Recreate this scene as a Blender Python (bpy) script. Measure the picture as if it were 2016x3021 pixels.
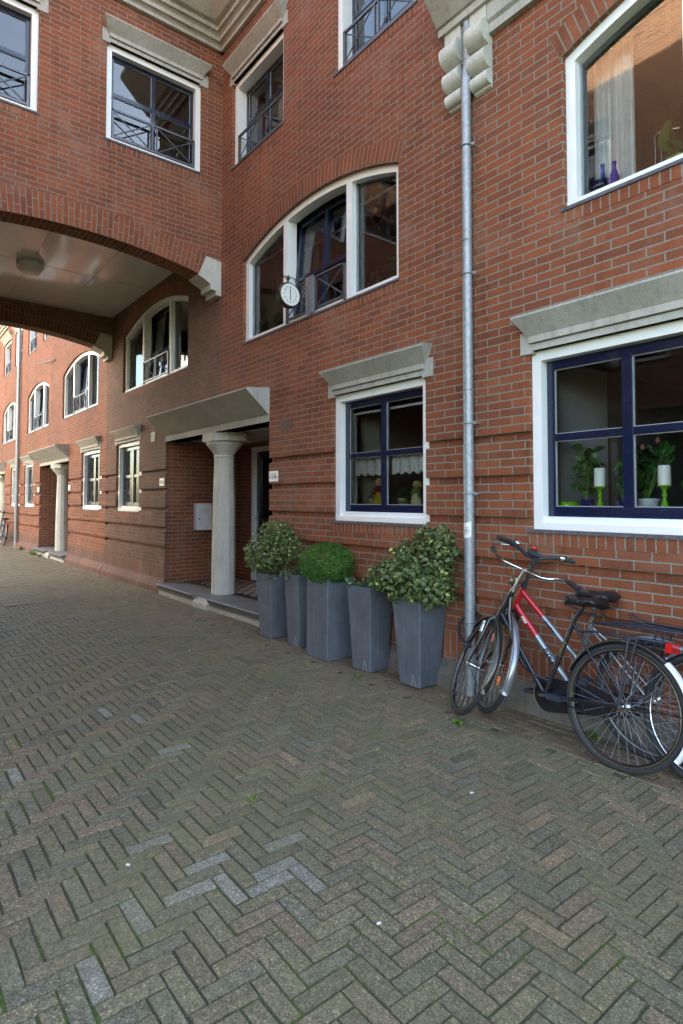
import bpy, math, random
import numpy as np
from mathutils import Matrix, Vector
R = math.radians
random.seed(7); rng = np.random.default_rng(7)
for o in list(bpy.data.objects): bpy.data.objects.remove(o)
S = bpy.context.scene
# ---------------------------------------------------------------- camera
cam = bpy.data.cameras.new('camera'); co = bpy.data.objects.new('camera', cam); S.collection.objects.link(co)
A_, P_ = .6714, .0357
hd = Vector((-math.cos(A_), math.sin(A_), 0)); rt = Vector((math.sin(A_), math.cos(A_), 0)); up0 = Vector((0, 0, 1))
fw = hd*math.cos(P_) + up0*math.sin(P_); up = -hd*math.sin(P_) + up0*math.cos(P_)
Mc = Matrix((rt, up, -fw)).transposed().to_4x4(); Mc.translation = Vector((0, -3.72, 1.5)); co.matrix_world = Mc
cam.sensor_fit = 'VERTICAL'; cam.sensor_height = 36; cam.lens = 36*1747/3021; cam.shift_y = -98.1/3021
cam.clip_start = .05; cam.clip_end = 500; S.camera = co
S.render.resolution_x = 683; S.render.resolution_y = 1024
# ---------------------------------------------------------------- light
W = bpy.data.worlds.new('World'); S.world = W; W.use_nodes = True
wn = W.node_tree.nodes; sky = wn.new('ShaderNodeTexSky'); sky.sky_type = 'NISHITA'; sky.sun_disc = False
SUN_EL, SUN_AZ = R(22), R(12)       # sun behind the facade (north), a little to the east
sky.sun_elevation = SUN_EL; sky.sun_rotation = SUN_AZ; sky.air_density = 1.0; sky.dust_density = 2.5; sky.ozone_density = 1.0
bg = wn['Background']; bg.inputs['Strength'].default_value = .15
wm = wn.new('ShaderNodeMix'); wm.data_type = 'RGBA'; wm.blend_type = 'MULTIPLY'; wm.inputs['Factor'].default_value = 1; wm.inputs['B'].default_value = (1.0, .935, .845, 1)
W.node_tree.links.new(sky.outputs[0], wm.inputs['A']); W.node_tree.links.new(wm.outputs['Result'], bg.inputs['Color'])
sl = bpy.data.lights.new('sun', 'SUN'); sl.energy = 3.5; sl.angle = R(.5); sl.color = (1, .94, .84)
so = bpy.data.objects.new('sun', sl); S.collection.objects.link(so)
sd = Vector((math.sin(SUN_AZ)*math.cos(SUN_EL), math.cos(SUN_AZ)*math.cos(SUN_EL), math.sin(SUN_EL)))
so.rotation_euler = sd.to_track_quat('Z', 'Y').to_euler(); so.location = sd*60
S.view_settings.view_transform = 'Standard'; S.view_settings.look = 'None'; S.view_settings.gamma = 1
S.view_settings.exposure = 3.5
try:
    S.cycles.max_bounces = 10; S.cycles.diffuse_bounces = 6; S.cycles.transparent_max_bounces = 16; S.cycles.caustics_reflective = False
    S.cycles.sample_clamp_indirect = 8
except Exception: pass
# ---------------------------------------------------------------- mesh builder
class MB:
    def __init__(s, T=None): s.v = []; s.f = []; s.uv = []; s.mi = []; s.col = []; s.T = T; s.sw = False; s.smooth = False; s.sm = []
    def add(s, pts, faces, uvs=None, mi=0, smooth=None, col=None):
        b = len(s.v); P = [Vector(p) for p in pts]
        for k, f in enumerate(faces):
            if uvs is not None: u = uvs[k]
            else:
                q = [P[i] for i in f]; n = Vector((0, 0, 0))
                for i in range(len(q)):
                    a, c = q[i], q[(i+1) % len(q)]
                    n += Vector(((a.y-c.y)*(a.z+c.z), (a.z-c.z)*(a.x+c.x), (a.x-c.x)*(a.y+c.y)))
                ax, ay, az = abs(n.x), abs(n.y), abs(n.z)
                if az >= ax and az >= ay: u = [(p.x, p.y) for p in q]
                elif ay >= ax: u = [(p.x, p.z) for p in q]
                else: u = [(p.y, p.z) for p in q]
                if s.sw: u = [(y, x) for x, y in u]
            s.f.append([b+i for i in f]); s.uv += u; s.mi.append(mi); s.sm.append(s.smooth if smooth is None else smooth)
            if col is not None: s.col += [col]*len(f)
        s.v += [s.T @ p for p in P] if s.T is not None else P
        return s
    def box(s, x0, x1, y0, y1, z0, z1, **k):
        if x0 > x1: x0, x1 = x1, x0
        if y0 > y1: y0, y1 = y1, y0
        if z0 > z1: z0, z1 = z1, z0
        return s.add([(x0,y0,z0),(x1,y0,z0),(x1,y1,z0),(x0,y1,z0),(x0,y0,z1),(x1,y0,z1),(x1,y1,z1),(x0,y1,z1)],
              [(0,3,2,1),(4,5,6,7),(0,1,5,4),(1,2,6,5),(2,3,7,6),(3,0,4,7)], **k)
    def prism(s, poly, a0, a1, axis='x', **k):
        n = len(poly)
        if axis == 'x': f = lambda p, a: (a, p[0], p[1])
        elif axis == 'y': f = lambda p, a: (p[0], a, p[1])
        else: f = lambda p, a: (p[0], p[1], a)
        pts = [f(p, a0) for p in poly] + [f(p, a1) for p in poly]
        area = sum(poly[i][0]*poly[(i+1) % n][1]-poly[(i+1) % n][0]*poly[i][1] for i in range(n))
        flip = (area > 0) != (axis in 'xz')
        fs = [tuple(range(n))[::-1], tuple(range(n, 2*n))] + [(i, (i+1) % n, n+(i+1) % n, n+i) for i in range(n)]
        if flip: fs = [q[::-1] for q in fs]
        return s.add(pts, fs, **k)
    def tube(s, pts, r, n=8, cap=True, **k):
        pts = [Vector(p) for p in pts]; m = len(pts); rr = r if hasattr(r, '__len__') else [r]*m
        V = []; prev = None
        for i in range(m):
            t = (pts[min(i+1, m-1)]-pts[max(i-1, 0)])
            if t.length < 1e-9: t = Vector((0, 0, 1))
            t.normalize()
            if prev is None:
                a = Vector((0, 0, 1)) if abs(t.z) < .9 else Vector((1, 0, 0)); u = t.cross(a).normalized()
            else: u = (prev - t*prev.dot(t)).normalized()
            prev = u; w = t.cross(u)
            V += [pts[i] + (u*math.cos(2*math.pi*j/n)+w*math.sin(2*math.pi*j/n))*rr[i] for j in range(n)]
        F = [(i*n+j, i*n+(j+1) % n, (i+1)*n+(j+1) % n, (i+1)*n+j) for i in range(m-1) for j in range(n)]
        s.add(V, F, smooth=k.pop('smooth', True), **k)
        if cap: 
            b = V[:n]; e = V[-n:]
            s.add(b, [tuple(range(n))[::-1]], **k); s.add(e, [tuple(range(n))], **k)
        return s
    def lathe(s, prof, c=(0,0,0), n=24, axis='z', **k):   # prof: (r, h)
        c = Vector(c); V = []
        for r, h in prof:
            for j in range(n):
                a = 2*math.pi*j/n; x, y = r*math.cos(a), r*math.sin(a)
                V.append(c + (Vector((x, y, h)) if axis == 'z' else Vector((h, x, y)) if axis == 'x' else Vector((x, h, y)) if False else Vector((y, h, x))))
        F = [(i*n+j, i*n+(j+1) % n, (i+1)*n+(j+1) % n, (i+1)*n+j) for i in range(len(prof)-1) for j in range(n)]
        return s.add(V, F, smooth=k.pop('smooth', True), **k)
    def torus(s, c, R0, r, axis='y', n=48, m=10, a0=0, a1=2*math.pi, sx=1, sy=1, **k):
        c = Vector(c); full = abs(a1-a0-2*math.pi) < 1e-6; N = n if full else n+1; V = []
        for i in range(N):
            a = a0+(a1-a0)*i/n
            for j in range(m):
                b = 2*math.pi*j/m; q = R0 + r*math.cos(b)*sx; h = r*math.sin(b)*sy
                V.append(c + (Vector((q*math.cos(a), h, q*math.sin(a))) if axis == 'y' else Vector((q*math.cos(a), q*math.sin(a), h))))
        F = [(i*m+j, i*m+(j+1) % m, ((i+1) % N)*m+(j+1) % m, ((i+1) % N)*m+j) for i in range(n) for j in range(m)]
        return s.add(V, F, smooth=True, **k)
def obj(name, mb, mat, parent=None, loc=None):
    """mb verts are in world space (or in the parent's local space when the parent has ['loc'])"""
    me = bpy.data.meshes.new(name); o = bpy.data.objects.new(name, me); S.collection.objects.link(o)
    off = Vector((0, 0, 0))
    if parent is not None:
        o.parent = parent
        if not parent.get('_l'):
            p = parent
            while p: off += Vector(p.location); p = p.parent
        else: o['_l'] = 1
    elif loc is not None: off = Vector(loc); o.location = off
    me.from_pydata([tuple(Vector(v)-off) for v in mb.v], [], mb.f)
    uvl = me.uv_layers.new(name='UVMap'); uvl.data.foreach_set('uv', np.array(mb.uv, dtype=np.float32).ravel())
    me.polygons.foreach_set('use_smooth', mb.sm)
    mats = mat if isinstance(mat, (list, tuple)) else [mat]
    for m in mats: me.materials.append(m)
    if len(mats) > 1: me.polygons.foreach_set('material_index', mb.mi)
    if mb.col and len(mb.col) == len(mb.uv):
        ca = me.color_attributes.new('Col', 'FLOAT_COLOR', 'CORNER')
        ca.data.foreach_set('color', np.array([(*c, 1) for c in mb.col], dtype=np.float32).ravel())
    me.update(); me.validate(clean_customdata=False)
    return o
def tag(o, label=None, cat=None, group=None, kind=None):
    if label: o['label'] = label
    if cat: o['category'] = cat
    if group: o['group'] = group
    if kind: o['kind'] = kind
    return o
def thing(name, label, cat, loc=(0,0,0), group=None, local=False, rot=None):
    o = bpy.data.objects.new(name, None); S.collection.objects.link(o); o.location = loc; o.empty_display_size = .1
    if rot: o.rotation_euler = rot
    if local: o['_l'] = 1
    return tag(o, label, cat, group)
# ---------------------------------------------------------------- materials
def mat(name): 
    m = bpy.data.materials.new(name); m.use_nodes = True; nt = m.node_tree
    return m, nt, nt.nodes, nt.links, nt.nodes['Principled BSDF']
def ramp(N, stops):
    r = N.new('ShaderNodeValToRGB'); e = r.color_ramp.elements
    while len(e) < len(stops): e.new(.5)
    for i, (p, c) in enumerate(stops): e[i].position = p; e[i].color = (*c, 1) if len(c) == 3 else c
    return r
def mixc(N, L, a, b, fac, mode='MIX'):
    m = N.new('ShaderNodeMix'); m.data_type = 'RGBA'; m.blend_type = mode
    for inp, v in ((m.inputs['Factor'], fac), (m.inputs['A'], a), (m.inputs['B'], b)):
        if hasattr(v, 'links') or hasattr(v, 'is_linked'): L.new(v, inp)
        elif isinstance(v, (int, float)): inp.default_value = v
        else: inp.default_value = (*v, 1)
    return m.outputs['Result']
def noise(N, L, vec, scale, detail=4, rough=.6):
    n = N.new('ShaderNodeTexNoise'); n.inputs['Scale'].default_value = scale; n.inputs['Detail'].default_value = detail; n.inputs['Roughness'].default_value = rough
    if vec is not None: L.new(vec, n.inputs['Vector'])
    return n.outputs['Fac']
def plain(name, col, rough=.5, metal=0., var=.12, nscale=8., bump=.0, coat=0., spec=None, bscale=None):
    m, nt, N, L, P = mat(name); tc = N.new('ShaderNodeTexCoord')
    f = noise(N, L, tc.outputs['Object'], nscale)
    r = ramp(N, [(.3, tuple(c*(1-var) for c in col)), (.7, tuple(min(1, c*(1+var)) for c in col))]); L.new(f, r.inputs[0]); L.new(r.outputs[0], P.inputs['Base Color'])
    P.inputs['Roughness'].default_value = rough; P.inputs['Metallic'].default_value = metal; P.inputs['Coat Weight'].default_value = coat
    if spec is not None: P.inputs['Specular IOR Level'].default_value = spec
    if bump:
        b = N.new('ShaderNodeBump'); b.inputs['Distance'].default_value = bump; b.inputs['Strength'].default_value = .6
        L.new(noise(N, L, tc.outputs['Object'], bscale or nscale*8), b.inputs['Height']); L.new(b.outputs[0], P.inputs['Normal'])
    return m
def brickmat(name, offset=.5, stops=None, mortar=(.245,.215,.178), width=.22, row=.0625, dirt=1., wav=1.):
    m, nt, N, L, P = mat(name)
    uv = N.new('ShaderNodeUVMap'); uv.uv_map = 'UVMap'; geo = N.new('ShaderNodeNewGeometry'); pos = geo.outputs['Position']
    b = N.new('ShaderNodeTexBrick'); b.offset = offset; b.offset_frequency = 2; b.squash = 1
    # slight waviness of the joints
    nz = N.new('ShaderNodeTexNoise'); nz.inputs['Scale'].default_value = 9; L.new(pos, nz.inputs['Vector'])
    vs = N.new('ShaderNodeVectorMath'); vs.operation = 'MULTIPLY_ADD'; L.new(nz.outputs['Color'], vs.inputs[0]); vs.inputs[1].default_value = (.006*wav,)*3; L.new(uv.outputs[0], vs.inputs[2])
    L.new(vs.outputs[0], b.inputs['Vector'])
    for k, v in (('Scale', 1), ('Mortar Size', .0062), ('Mortar Smooth', .25), ('Bias', 0), ('Brick Width', width), ('Row Height', row)): b.inputs[k].default_value = v
    b.inputs['Color1'].default_value = (0,0,0,1); b.inputs['Color2'].default_value = (1,1,1,1); b.inputs['Mortar'].default_value = (.5,.5,.5,1)
    stops = stops or [(0,(.205,.068,.036)),(.3,(.245,.078,.038)),(.55,(.272,.085,.040)),(.8,(.295,.092,.042)),(1,(.222,.074,.040))]
    r = ramp(N, stops); L.new(b.outputs['Color'], r.inputs[0])
    n1 = noise(N, L, pos, 2.2, 5, .7); n2 = noise(N, L, pos, 60, 4, .7); n3 = noise(N, L, pos, .7, 3)
    c = mixc(N, L, r.outputs[0], (.4,.4,.4), .55, 'OVERLAY')
    rr = ramp(N, [(.25,(.62,.6,.6)),(.75,(1.25,1.2,1.15))]); L.new(n2, rr.inputs[0])
    c = mixc(N, L, r.outputs[0], rr.outputs[0], .6, 'MULTIPLY')
    # pale lime bloom in patches, dirt in others
    rb = ramp(N, [(.52,(0,0,0)),(.78,(.34,.34,.34))]); L.new(n1, rb.inputs[0]); c = mixc(N, L, c, (.42,.29,.22), rb.outputs[0])
    rd = ramp(N, [(.3,(.72*dirt if dirt<1 else .74,)*3),(.62,(1.06,1.05,1.04))]); L.new(n3, rd.inputs[0]); c = mixc(N, L, c, rd.outputs[0], 1., 'MULTIPLY')
    mp = N.new('ShaderNodeMapping'); L.new(pos, mp.inputs[0]); mp.inputs['Scale'].default_value = (5.5,5.5,.55); n4 = noise(N, L, mp.outputs[0], 1.6, 6, .7)
    rs = ramp(N, [(.32,(.66,.64,.62)),(.47,(1,1,1)),(.70,(1.04,1.04,1.03)),(.80,(1.22,1.2,1.18))]); L.new(n4, rs.inputs[0]); c = mixc(N, L, c, rs.outputs[0], .8, 'MULTIPLY')
    mn = ramp(N, [(.3,tuple(x*.72 for x in mortar)),(.7,tuple(x*1.2 for x in mortar))]); L.new(n2, mn.inputs[0])
    c2 = mixc(N, L, c, mn.outputs[0], b.outputs['Fac']); L.new(c2, P.inputs['Base Color'])
    P.inputs['Roughness'].default_value = .82; P.inputs['Specular IOR Level'].default_value = .25
    inv = N.new('ShaderNodeMath'); inv.operation = 'MULTIPLY_ADD'; L.new(b.outputs['Fac'], inv.inputs[0]); inv.inputs[1].default_value = -1; 
    mm = N.new('ShaderNodeMath'); mm.operation = 'MULTIPLY'; L.new(n2, mm.inputs[0]); mm.inputs[1].default_value = .5; L.new(mm.outputs[0], inv.inputs[2])
    bp = N.new('ShaderNodeBump'); bp.inputs['Distance'].default_value = .006; bp.inputs['Strength'].default_value = .9; L.new(inv.outputs[0], bp.inputs['Height']); L.new(bp.outputs[0], P.inputs['Normal'])
    return m
def stonemat(name, col=(.43,.42,.37), streak=.35, rough=.8):
    m, nt, N, L, P = mat(name); geo = N.new('ShaderNodeNewGeometry'); pos = geo.outputs['Position']
    mp = N.new('ShaderNodeMapping'); L.new(pos, mp.inputs[0]); mp.inputs['Scale'].default_value = (9, 9, 1.2)
    n1 = noise(N, L, mp.outputs[0], 2.4, 6, .7); n2 = noise(N, L, pos, 90, 3, .7); n3 = noise(N, L, pos, 3, 5)
    r = ramp(N, [(.25,tuple(c*(1-streak) for c in col)),(.5,col),(.8,tuple(min(1,c*1.15) for c in col))]); L.new(n1, r.inputs[0])
    r2 = ramp(N, [(.3,(.84,.84,.82)),(.7,(1.08,1.08,1.08))]); L.new(n2, r2.inputs[0]); c = mixc(N, L, r.outputs[0], r2.outputs[0], 1, 'MULTIPLY')
    r3 = ramp(N, [(.35,(.86,.85,.83)),(.65,(1.03,1.03,1.03))]); L.new(n3, r3.inputs[0]); c = mixc(N, L, c, r3.outputs[0], 1, 'MULTIPLY')
    vo = N.new('ShaderNodeTexVoronoi'); vo.inputs['Scale'].default_value = 45; L.new(pos, vo.inputs['Vector'])
    r4 = ramp(N, [(.05,(.55,.54,.5)),(.10,(1,1,1))]); L.new(vo.outputs['Distance'], r4.inputs[0]); c = mixc(N, L, c, r4.outputs[0], .5, 'MULTIPLY')
    L.new(c, P.inputs['Base Color']); P.inputs['Roughness'].default_value = rough; P.inputs['Specular IOR Level'].default_value = .25
    bp = N.new('ShaderNodeBump'); bp.inputs['Distance'].default_value = .002; bp.inputs['Strength'].default_value = .5; L.new(n2, bp.inputs['Height']); L.new(bp.outputs[0], P.inputs['Normal'])
    return m
def glassmat(name, tint=(.95,.98,.97), ior=1.6):
    m = bpy.data.materials.new(name); m.use_nodes = True; nt = m.node_tree; N = nt.nodes; L = nt.links; N.remove(N['Principled BSDF'])
    tr = N.new('ShaderNodeBsdfTransparent'); tr.inputs[0].default_value = (*tint, 1); gl = N.new('ShaderNodeBsdfGlossy'); gl.inputs['Roughness'].default_value = .004
    fr = N.new('ShaderNodeFresnel'); fr.inputs['IOR'].default_value = ior; mx = N.new('ShaderNodeMixShader')
    bpn = N.new('ShaderNodeBump'); bpn.inputs['Distance'].default_value = .0002; bpn.inputs['Strength'].default_value = .12
    tc = N.new('ShaderNodeTexCoord'); L.new(noise(N, L, tc.outputs['Object'], 1.3, 1), bpn.inputs['Height']); L.new(bpn.outputs[0], gl.inputs['Normal'])
    L.new(fr.outputs[0], mx.inputs[0]); L.new(tr.outputs[0], mx.inputs[1]); L.new(gl.outputs[0], mx.inputs[2]); L.new(mx.outputs[0], N['Material Output'].inputs[0])
    return m
def colattr(name, rough=.45, trans=0., mult=(1,1,1), spec=.4, noise_v=None):
    m, nt, N, L, P = mat(name); a = N.new('ShaderNodeAttribute'); a.attribute_name = 'Col'
    L.new(a.outputs['Color'], P.inputs['Base Color']); P.inputs['Roughness'].default_value = rough; P.inputs['Specular IOR Level'].default_value = spec
    if trans:
        out = N['Material Output']; t = N.new('ShaderNodeBsdfTranslucent'); L.new(mixc(N, L, a.outputs['Color'], (.9,1.,.3), 1, 'MULTIPLY'), t.inputs[0])
        ms = N.new('ShaderNodeMixShader'); ms.inputs[0].default_value = trans; L.new(P.outputs[0], ms.inputs[1]); L.new(t.outputs[0], ms.inputs[2]); L.new(ms.outputs[0], out.inputs[0])
    return m
M = {}
M['brick'] = brickmat('brick wall'); M['soldier'] = brickmat('brick soldier course', offset=0., wav=.3)
M['brick_dark'] = brickmat('brick plinth', offset=0., stops=[(0,(.13,.06,.045)),(.5,(.17,.075,.055)),(1,(.22,.09,.06))], wav=.4)
M['brick_opp'] = brickmat('pale brown brick', stops=[(0,(.30,.15,.075)),(.5,(.38,.19,.09)),(1,(.44,.22,.10))], mortar=(.40,.37,.32))
M['brick_brown'] = brickmat('shade-toned brown brick', width=.11, stops=[(0,(.14,.068,.046)),(.5,(.185,.086,.055)),(1,(.22,.103,.065))], mortar=(.18,.16,.13))  # short headers; the brown carries the shade under the archway in its colour
M['stone'] = stonemat('cast stone', (.46,.445,.415), .28); M['stone_light'] = stonemat('cast stone column', (.60,.59,.55), .2)
M['step'] = stonemat('dark step stone', (.2,.2,.2), .18, .5); M['plinth'] = stonemat('plinth stone', (.15,.13,.115), .45)
M['white'] = plain('white paint', (.84,.84,.84), .38, var=.03, nscale=5, bump=.0004)
M['navy'] = plain('navy paint', (.005,.010,.036), .22, var=.2, coat=.3)
M['glass'] = glassmat('window glass'); M['glass_up'] = glassmat('double glazing', ior=2.1); M['lead'] = plain('lead strip', (.09,.09,.11), .6, var=.35, nscale=25, bump=.001)
M['galv'] = plain('galvanised steel', (.34,.36,.39), .52, .5, var=.22, nscale=30, bump=.0006, bscale=60)
M['rail'] = plain('railing steel', (.13,.13,.15), .45, .5, var=.2, nscale=20)
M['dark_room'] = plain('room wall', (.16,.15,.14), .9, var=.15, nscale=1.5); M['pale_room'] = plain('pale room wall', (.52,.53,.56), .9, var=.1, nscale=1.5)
M['cream_room'] = plain('cream room wall', (.6,.58,.45), .9, var=.12, nscale=1.5)
M['ceil'] = plain('white ceiling panels', (.76,.75,.73), .16, var=.05, nscale=2, coat=.5, bump=.004, bscale=1.6)
M['seam'] = plain('panel seam', (.36,.34,.32), .7)
M['plate'] = plain('enamel', (.8,.8,.78), .3, var=.04); M['black'] = plain('black enamel', (.012,.012,.014), .35)
M['alu'] = plain('aluminium', (.74,.75,.78), .4, .1, var=.06)
M['bead'] = plain('glazing bead', (.30,.31,.33), .5)
M['curtain'] = plain('curtain cloth', (.86,.86,.88), .9, var=.1, nscale=14); M['beige'] = plain('beige curtain cloth', (.42,.38,.29), .9, var=.12, nscale=14)
M['vent'] = plain('brown vent plastic', (.11,.05,.04), .5); M['vent_pale'] = plain('pale vent plastic', (.5,.47,.4), .5)
M['roof'] = plain('dark roof sheet', (.06,.06,.065), .7)
# ---------------------------------------------------------------- facade kit
I4 = Matrix.Identity(4)
def T_bridge(x): return Matrix(((0,-1,0,x),(1,0,0,0),(0,0,1,0),(0,0,0,1)))
def T_opp(y): return Matrix(((-1,0,0,0),(0,-1,0,y),(0,0,1,0),(0,0,0,1)))
def wallgrid(mb, x0, x1, z0, z1, ops, th=.26, d=0.):
    zs = sorted({z0, z1, *[q for o in ops for q in o[2:4] if z0 < q < z1]})
    for za, zb in zip(zs, zs[1:]):
        cur = x0
        for a, b in sorted((o[0], o[1]) for o in ops if o[2] < zb-1e-6 and o[3] > za+1e-6 and o[1] > x0 and o[0] < x1):
            if a > cur: mb.box(cur, a, d, th, za, zb)
            cur = max(cur, b)
        if cur < x1: mb.box(cur, x1, d, th, za, zb)
def banded(mb, x0, x1, ops, ztop, zb=0.):
    """ground floor with a recessed course every fifth row, plain wall above"""
    z = zb; edges = [2.0, 1.6875, 1.375, 1.0625, .75]
    cuts = sorted({zb, ztop, *[e for e in edges], *[e-.0625 for e in edges]})
    for a, b in zip(cuts, cuts[1:]):
        rec = any(abs(b-e) < 1e-6 for e in edges)
        wallgrid(mb, x0, x1, a, b, ops, d=.042 if rec else 0.)
def arc_z(x, xc, hw, zs, rise):
    Rr = (hw*hw+rise*rise)/(2*rise); return zs+rise-Rr+math.sqrt(max(0, Rr*Rr-(x-xc)**2))
ZA = 4.9375
def arch_fill(mb, x0, x1, zs, rise, ztop=ZA, th=.26, n=24, d=0.):
    xc = (x0+x1)/2; hw = (x1-x0)/2
    for i in range(n):
        a = x0+(x1-x0)*i/n; b = x0+(x1-x0)*(i+1)/n; za = arc_z(a, xc, hw, zs, rise); zb = arc_z(b, xc, hw, zs, rise)
        mb.add([(a,d,za),(b,d,zb),(b,d,ztop),(a,d,ztop),(a,th,za),(b,th,zb)], [(0,1,2,3),(0,4,5,1)], uvs=[[(a,za),(b,zb),(b,ztop),(a,ztop)],[(0,a),(.26,a),(.26,b),(0,b)]])
def arch_ring(mb, x0, x1, zs, rise, h, d0=-.004, d1=.03, n=28, over=.0):
    """radial bricks over an arched opening"""
    xc = (x0+x1)/2; hw = (x1-x0)/2+over; Rr = (((x1-x0)/2)**2+rise**2)/(2*rise); cz = zs+rise-Rr; al = math.asin(min(1, hw/Rr))
    k = round(2*al*Rr/.0625); n = max(n, k)
    for i in range(n):
        a = -al+2*al*i/n; b = -al+2*al*(i+1)/n; P = []
        for r_, t in ((Rr+.001, a), (Rr+.001, b), (Rr+h, b), (Rr+h, a)): P.append((xc+r_*math.sin(t), cz+r_*math.cos(t)))
        v0, v1 = i*2*al*Rr/n, (i+1)*2*al*Rr/n; v0 *= k*.0625/(2*al*Rr); v1 *= k*.0625/(2*al*Rr)
        pts = [(p[0], d0, p[1]) for p in P]+[(p[0], d1, p[1]) for p in P]
        mb.add(pts, [(0,1,2,3),(0,4,5,1),(3,2,6,7)], uvs=[[(0,v0),(0,v1),(h,v1),(h,v0)],[(0,v0),(.03,v0),(.03,v1),(0,v1)],[(0,v0),(0,v1),(.03,v1),(.03,v0)]])
    for sgn, t in ((0, -al), (1, al)):
        p = [(xc+r_*math.sin(t), cz+r_*math.cos(t)) for r_ in (Rr, Rr+h)]
        q = [(p[0][0],d0,p[0][1]),(p[1][0],d0,p[1][1]),(p[1][0],d1,p[1][1]),(p[0][0],d1,p[0][1])]
        mb.add(q, [(0,1,2,3) if sgn else (3,2,1,0)])
def sill_bits(parent, T, x0, x1, z0, soldier=True):
    m = MB(T); m.box(x0-.02, x1+.012, -.014, .06, z0-.024, z0-.001); obj('window_sill', m, M['lead'], parent)
def soldier_strip(mb, x0, x1, za, zb, d=-.003):
    mb.sw = True; mb.box(x0, x1, d, .05, za, zb); mb.sw = False
def railing(parent, T, x0, x1, z0, d=.01, hgt=.36, bays=2):
    m = MB(T); zt = z0+hgt; r = .011; w = (x1-x0)
    m.box(x0, x1, d-.012, d+.012, zt-.02, zt+.004); m.box(x0, x1, d-.01, d+.01, z0, z0+.02)
    m.box(x0, x0+.03, d-.012, d+.014, z0-.03, zt+.003); m.box(x1-.03, x1, d-.012, d+.014, z0-.03, zt+.003)
    xm = (x0+x1)/2; bs = [(x0, xm-.03), (xm+.03, x1)] if bays == 2 else [(x0, x1)]
    if bays == 2:
        for q in (xm-.035, xm+.02): m.box(q, q+.016, d-.011, d+.011, z0+.02, zt-.02)
    for a, b in bs:
        m.tube([(a+.01, d-.006, z0+.015), (b-.01, d-.006, zt-.015)], .0075, 6); m.tube([(a+.01, d+.006, zt-.015), (b-.01, d+.006, z0+.015)], .0075, 6)
    obj('railing', m, M['rail'], parent)
def room(parent, T, x0, x1, z0, z1, mt, depth=1.5, d0=.2):
    m = MB(T); a, b, c, e = x0-.02, x1+.02, z0-.02, z1+.02; d1 = d0+depth
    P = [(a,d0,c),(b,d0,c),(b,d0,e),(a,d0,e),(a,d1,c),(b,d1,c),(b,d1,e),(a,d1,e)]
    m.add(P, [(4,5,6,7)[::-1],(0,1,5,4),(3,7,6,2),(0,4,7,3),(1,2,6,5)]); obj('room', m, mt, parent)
def framebox(m, x0, x1, z0, z1, w, d0, d1, wb=None, wt=None):
    wb = wb or w; wt = wt or w
    m.box(x0, x0+w, d0, d1, z0, z1); m.box(x1-w, x1, d0, d1, z0, z1); m.box(x0+w, x1-w, d0, d1, z0, z0+wb); m.box(x0+w, x1-w, d0, d1, z1-wt, z1)
def win_square(parent, T, x0, x1, z0, z1, rm='dark_room', rail=False, tilt=False, mid=.655, dep=.0, rdep=1.5, name='window'):
    fr = bpy.data.objects.new('x', None); bpy.data.objects.remove(fr)
    m = MB(T); e = .003
    framebox(m, x0-e, x1+e, z0, z1+e, .075, .042, .17+dep, wb=.048)
    m.box(x0+.075, x1-.075, .07, .17+dep, z0+.048, z0+.092)
    w = obj('window', m, M['white'], parent)
    a, b, c, f = x0+.075, x1-.075, z0+.092, z1-.075; d = .112+dep; xm = (a+b)/2
    m = MB(T); sw_ = .04 if rail else .055; mw_ = .024 if rail else .032; framebox(m, a, b, c, f, sw_, d, d+.05, wb=.07 if not rail else .05, wt=.065 if not rail else .045); m.box(xm-mw_, xm+mw_, d-.006, d+.05, c+.05, f-.045)
    for q in ((a+sw_, xm-mw_), (xm+mw_, b-sw_)): m.box(q[0], q[1], d+.002, d+.05, z0+mid-.024, z0+mid+.026)
    sash = obj('sash', m, M['navy'], w)
    m = MB(T); g = MB(T)
    for q in ((a+sw_, xm-mw_), (xm+mw_, b-sw_)):
        for zz in ((c+(.05 if rail else .07), z0+mid-.024), (z0+mid+.026, f-(.045 if rail else .065))):
            framebox(g, q[0], q[1], zz[0], zz[1], .006, d+.012, d+.03)
            m.add([(q[0],d+.022,zz[0]),(q[1],d+.022,zz[0]),(q[1],d+.022,zz[1]),(q[0],d+.022,zz[1])], [(0,1,2,3)])
    obj('pane', m, M['glass_up' if z0 > 3 else 'glass'], w); obj('glazing_bead', g, M['bead'], w)
    if rail: railing(w, T, x0+.08, x1-.08, z0+.07, d=.055)
    sill_bits(w, T, x0, x1, z0)
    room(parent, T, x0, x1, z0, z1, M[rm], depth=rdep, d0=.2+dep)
    return w
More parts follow.
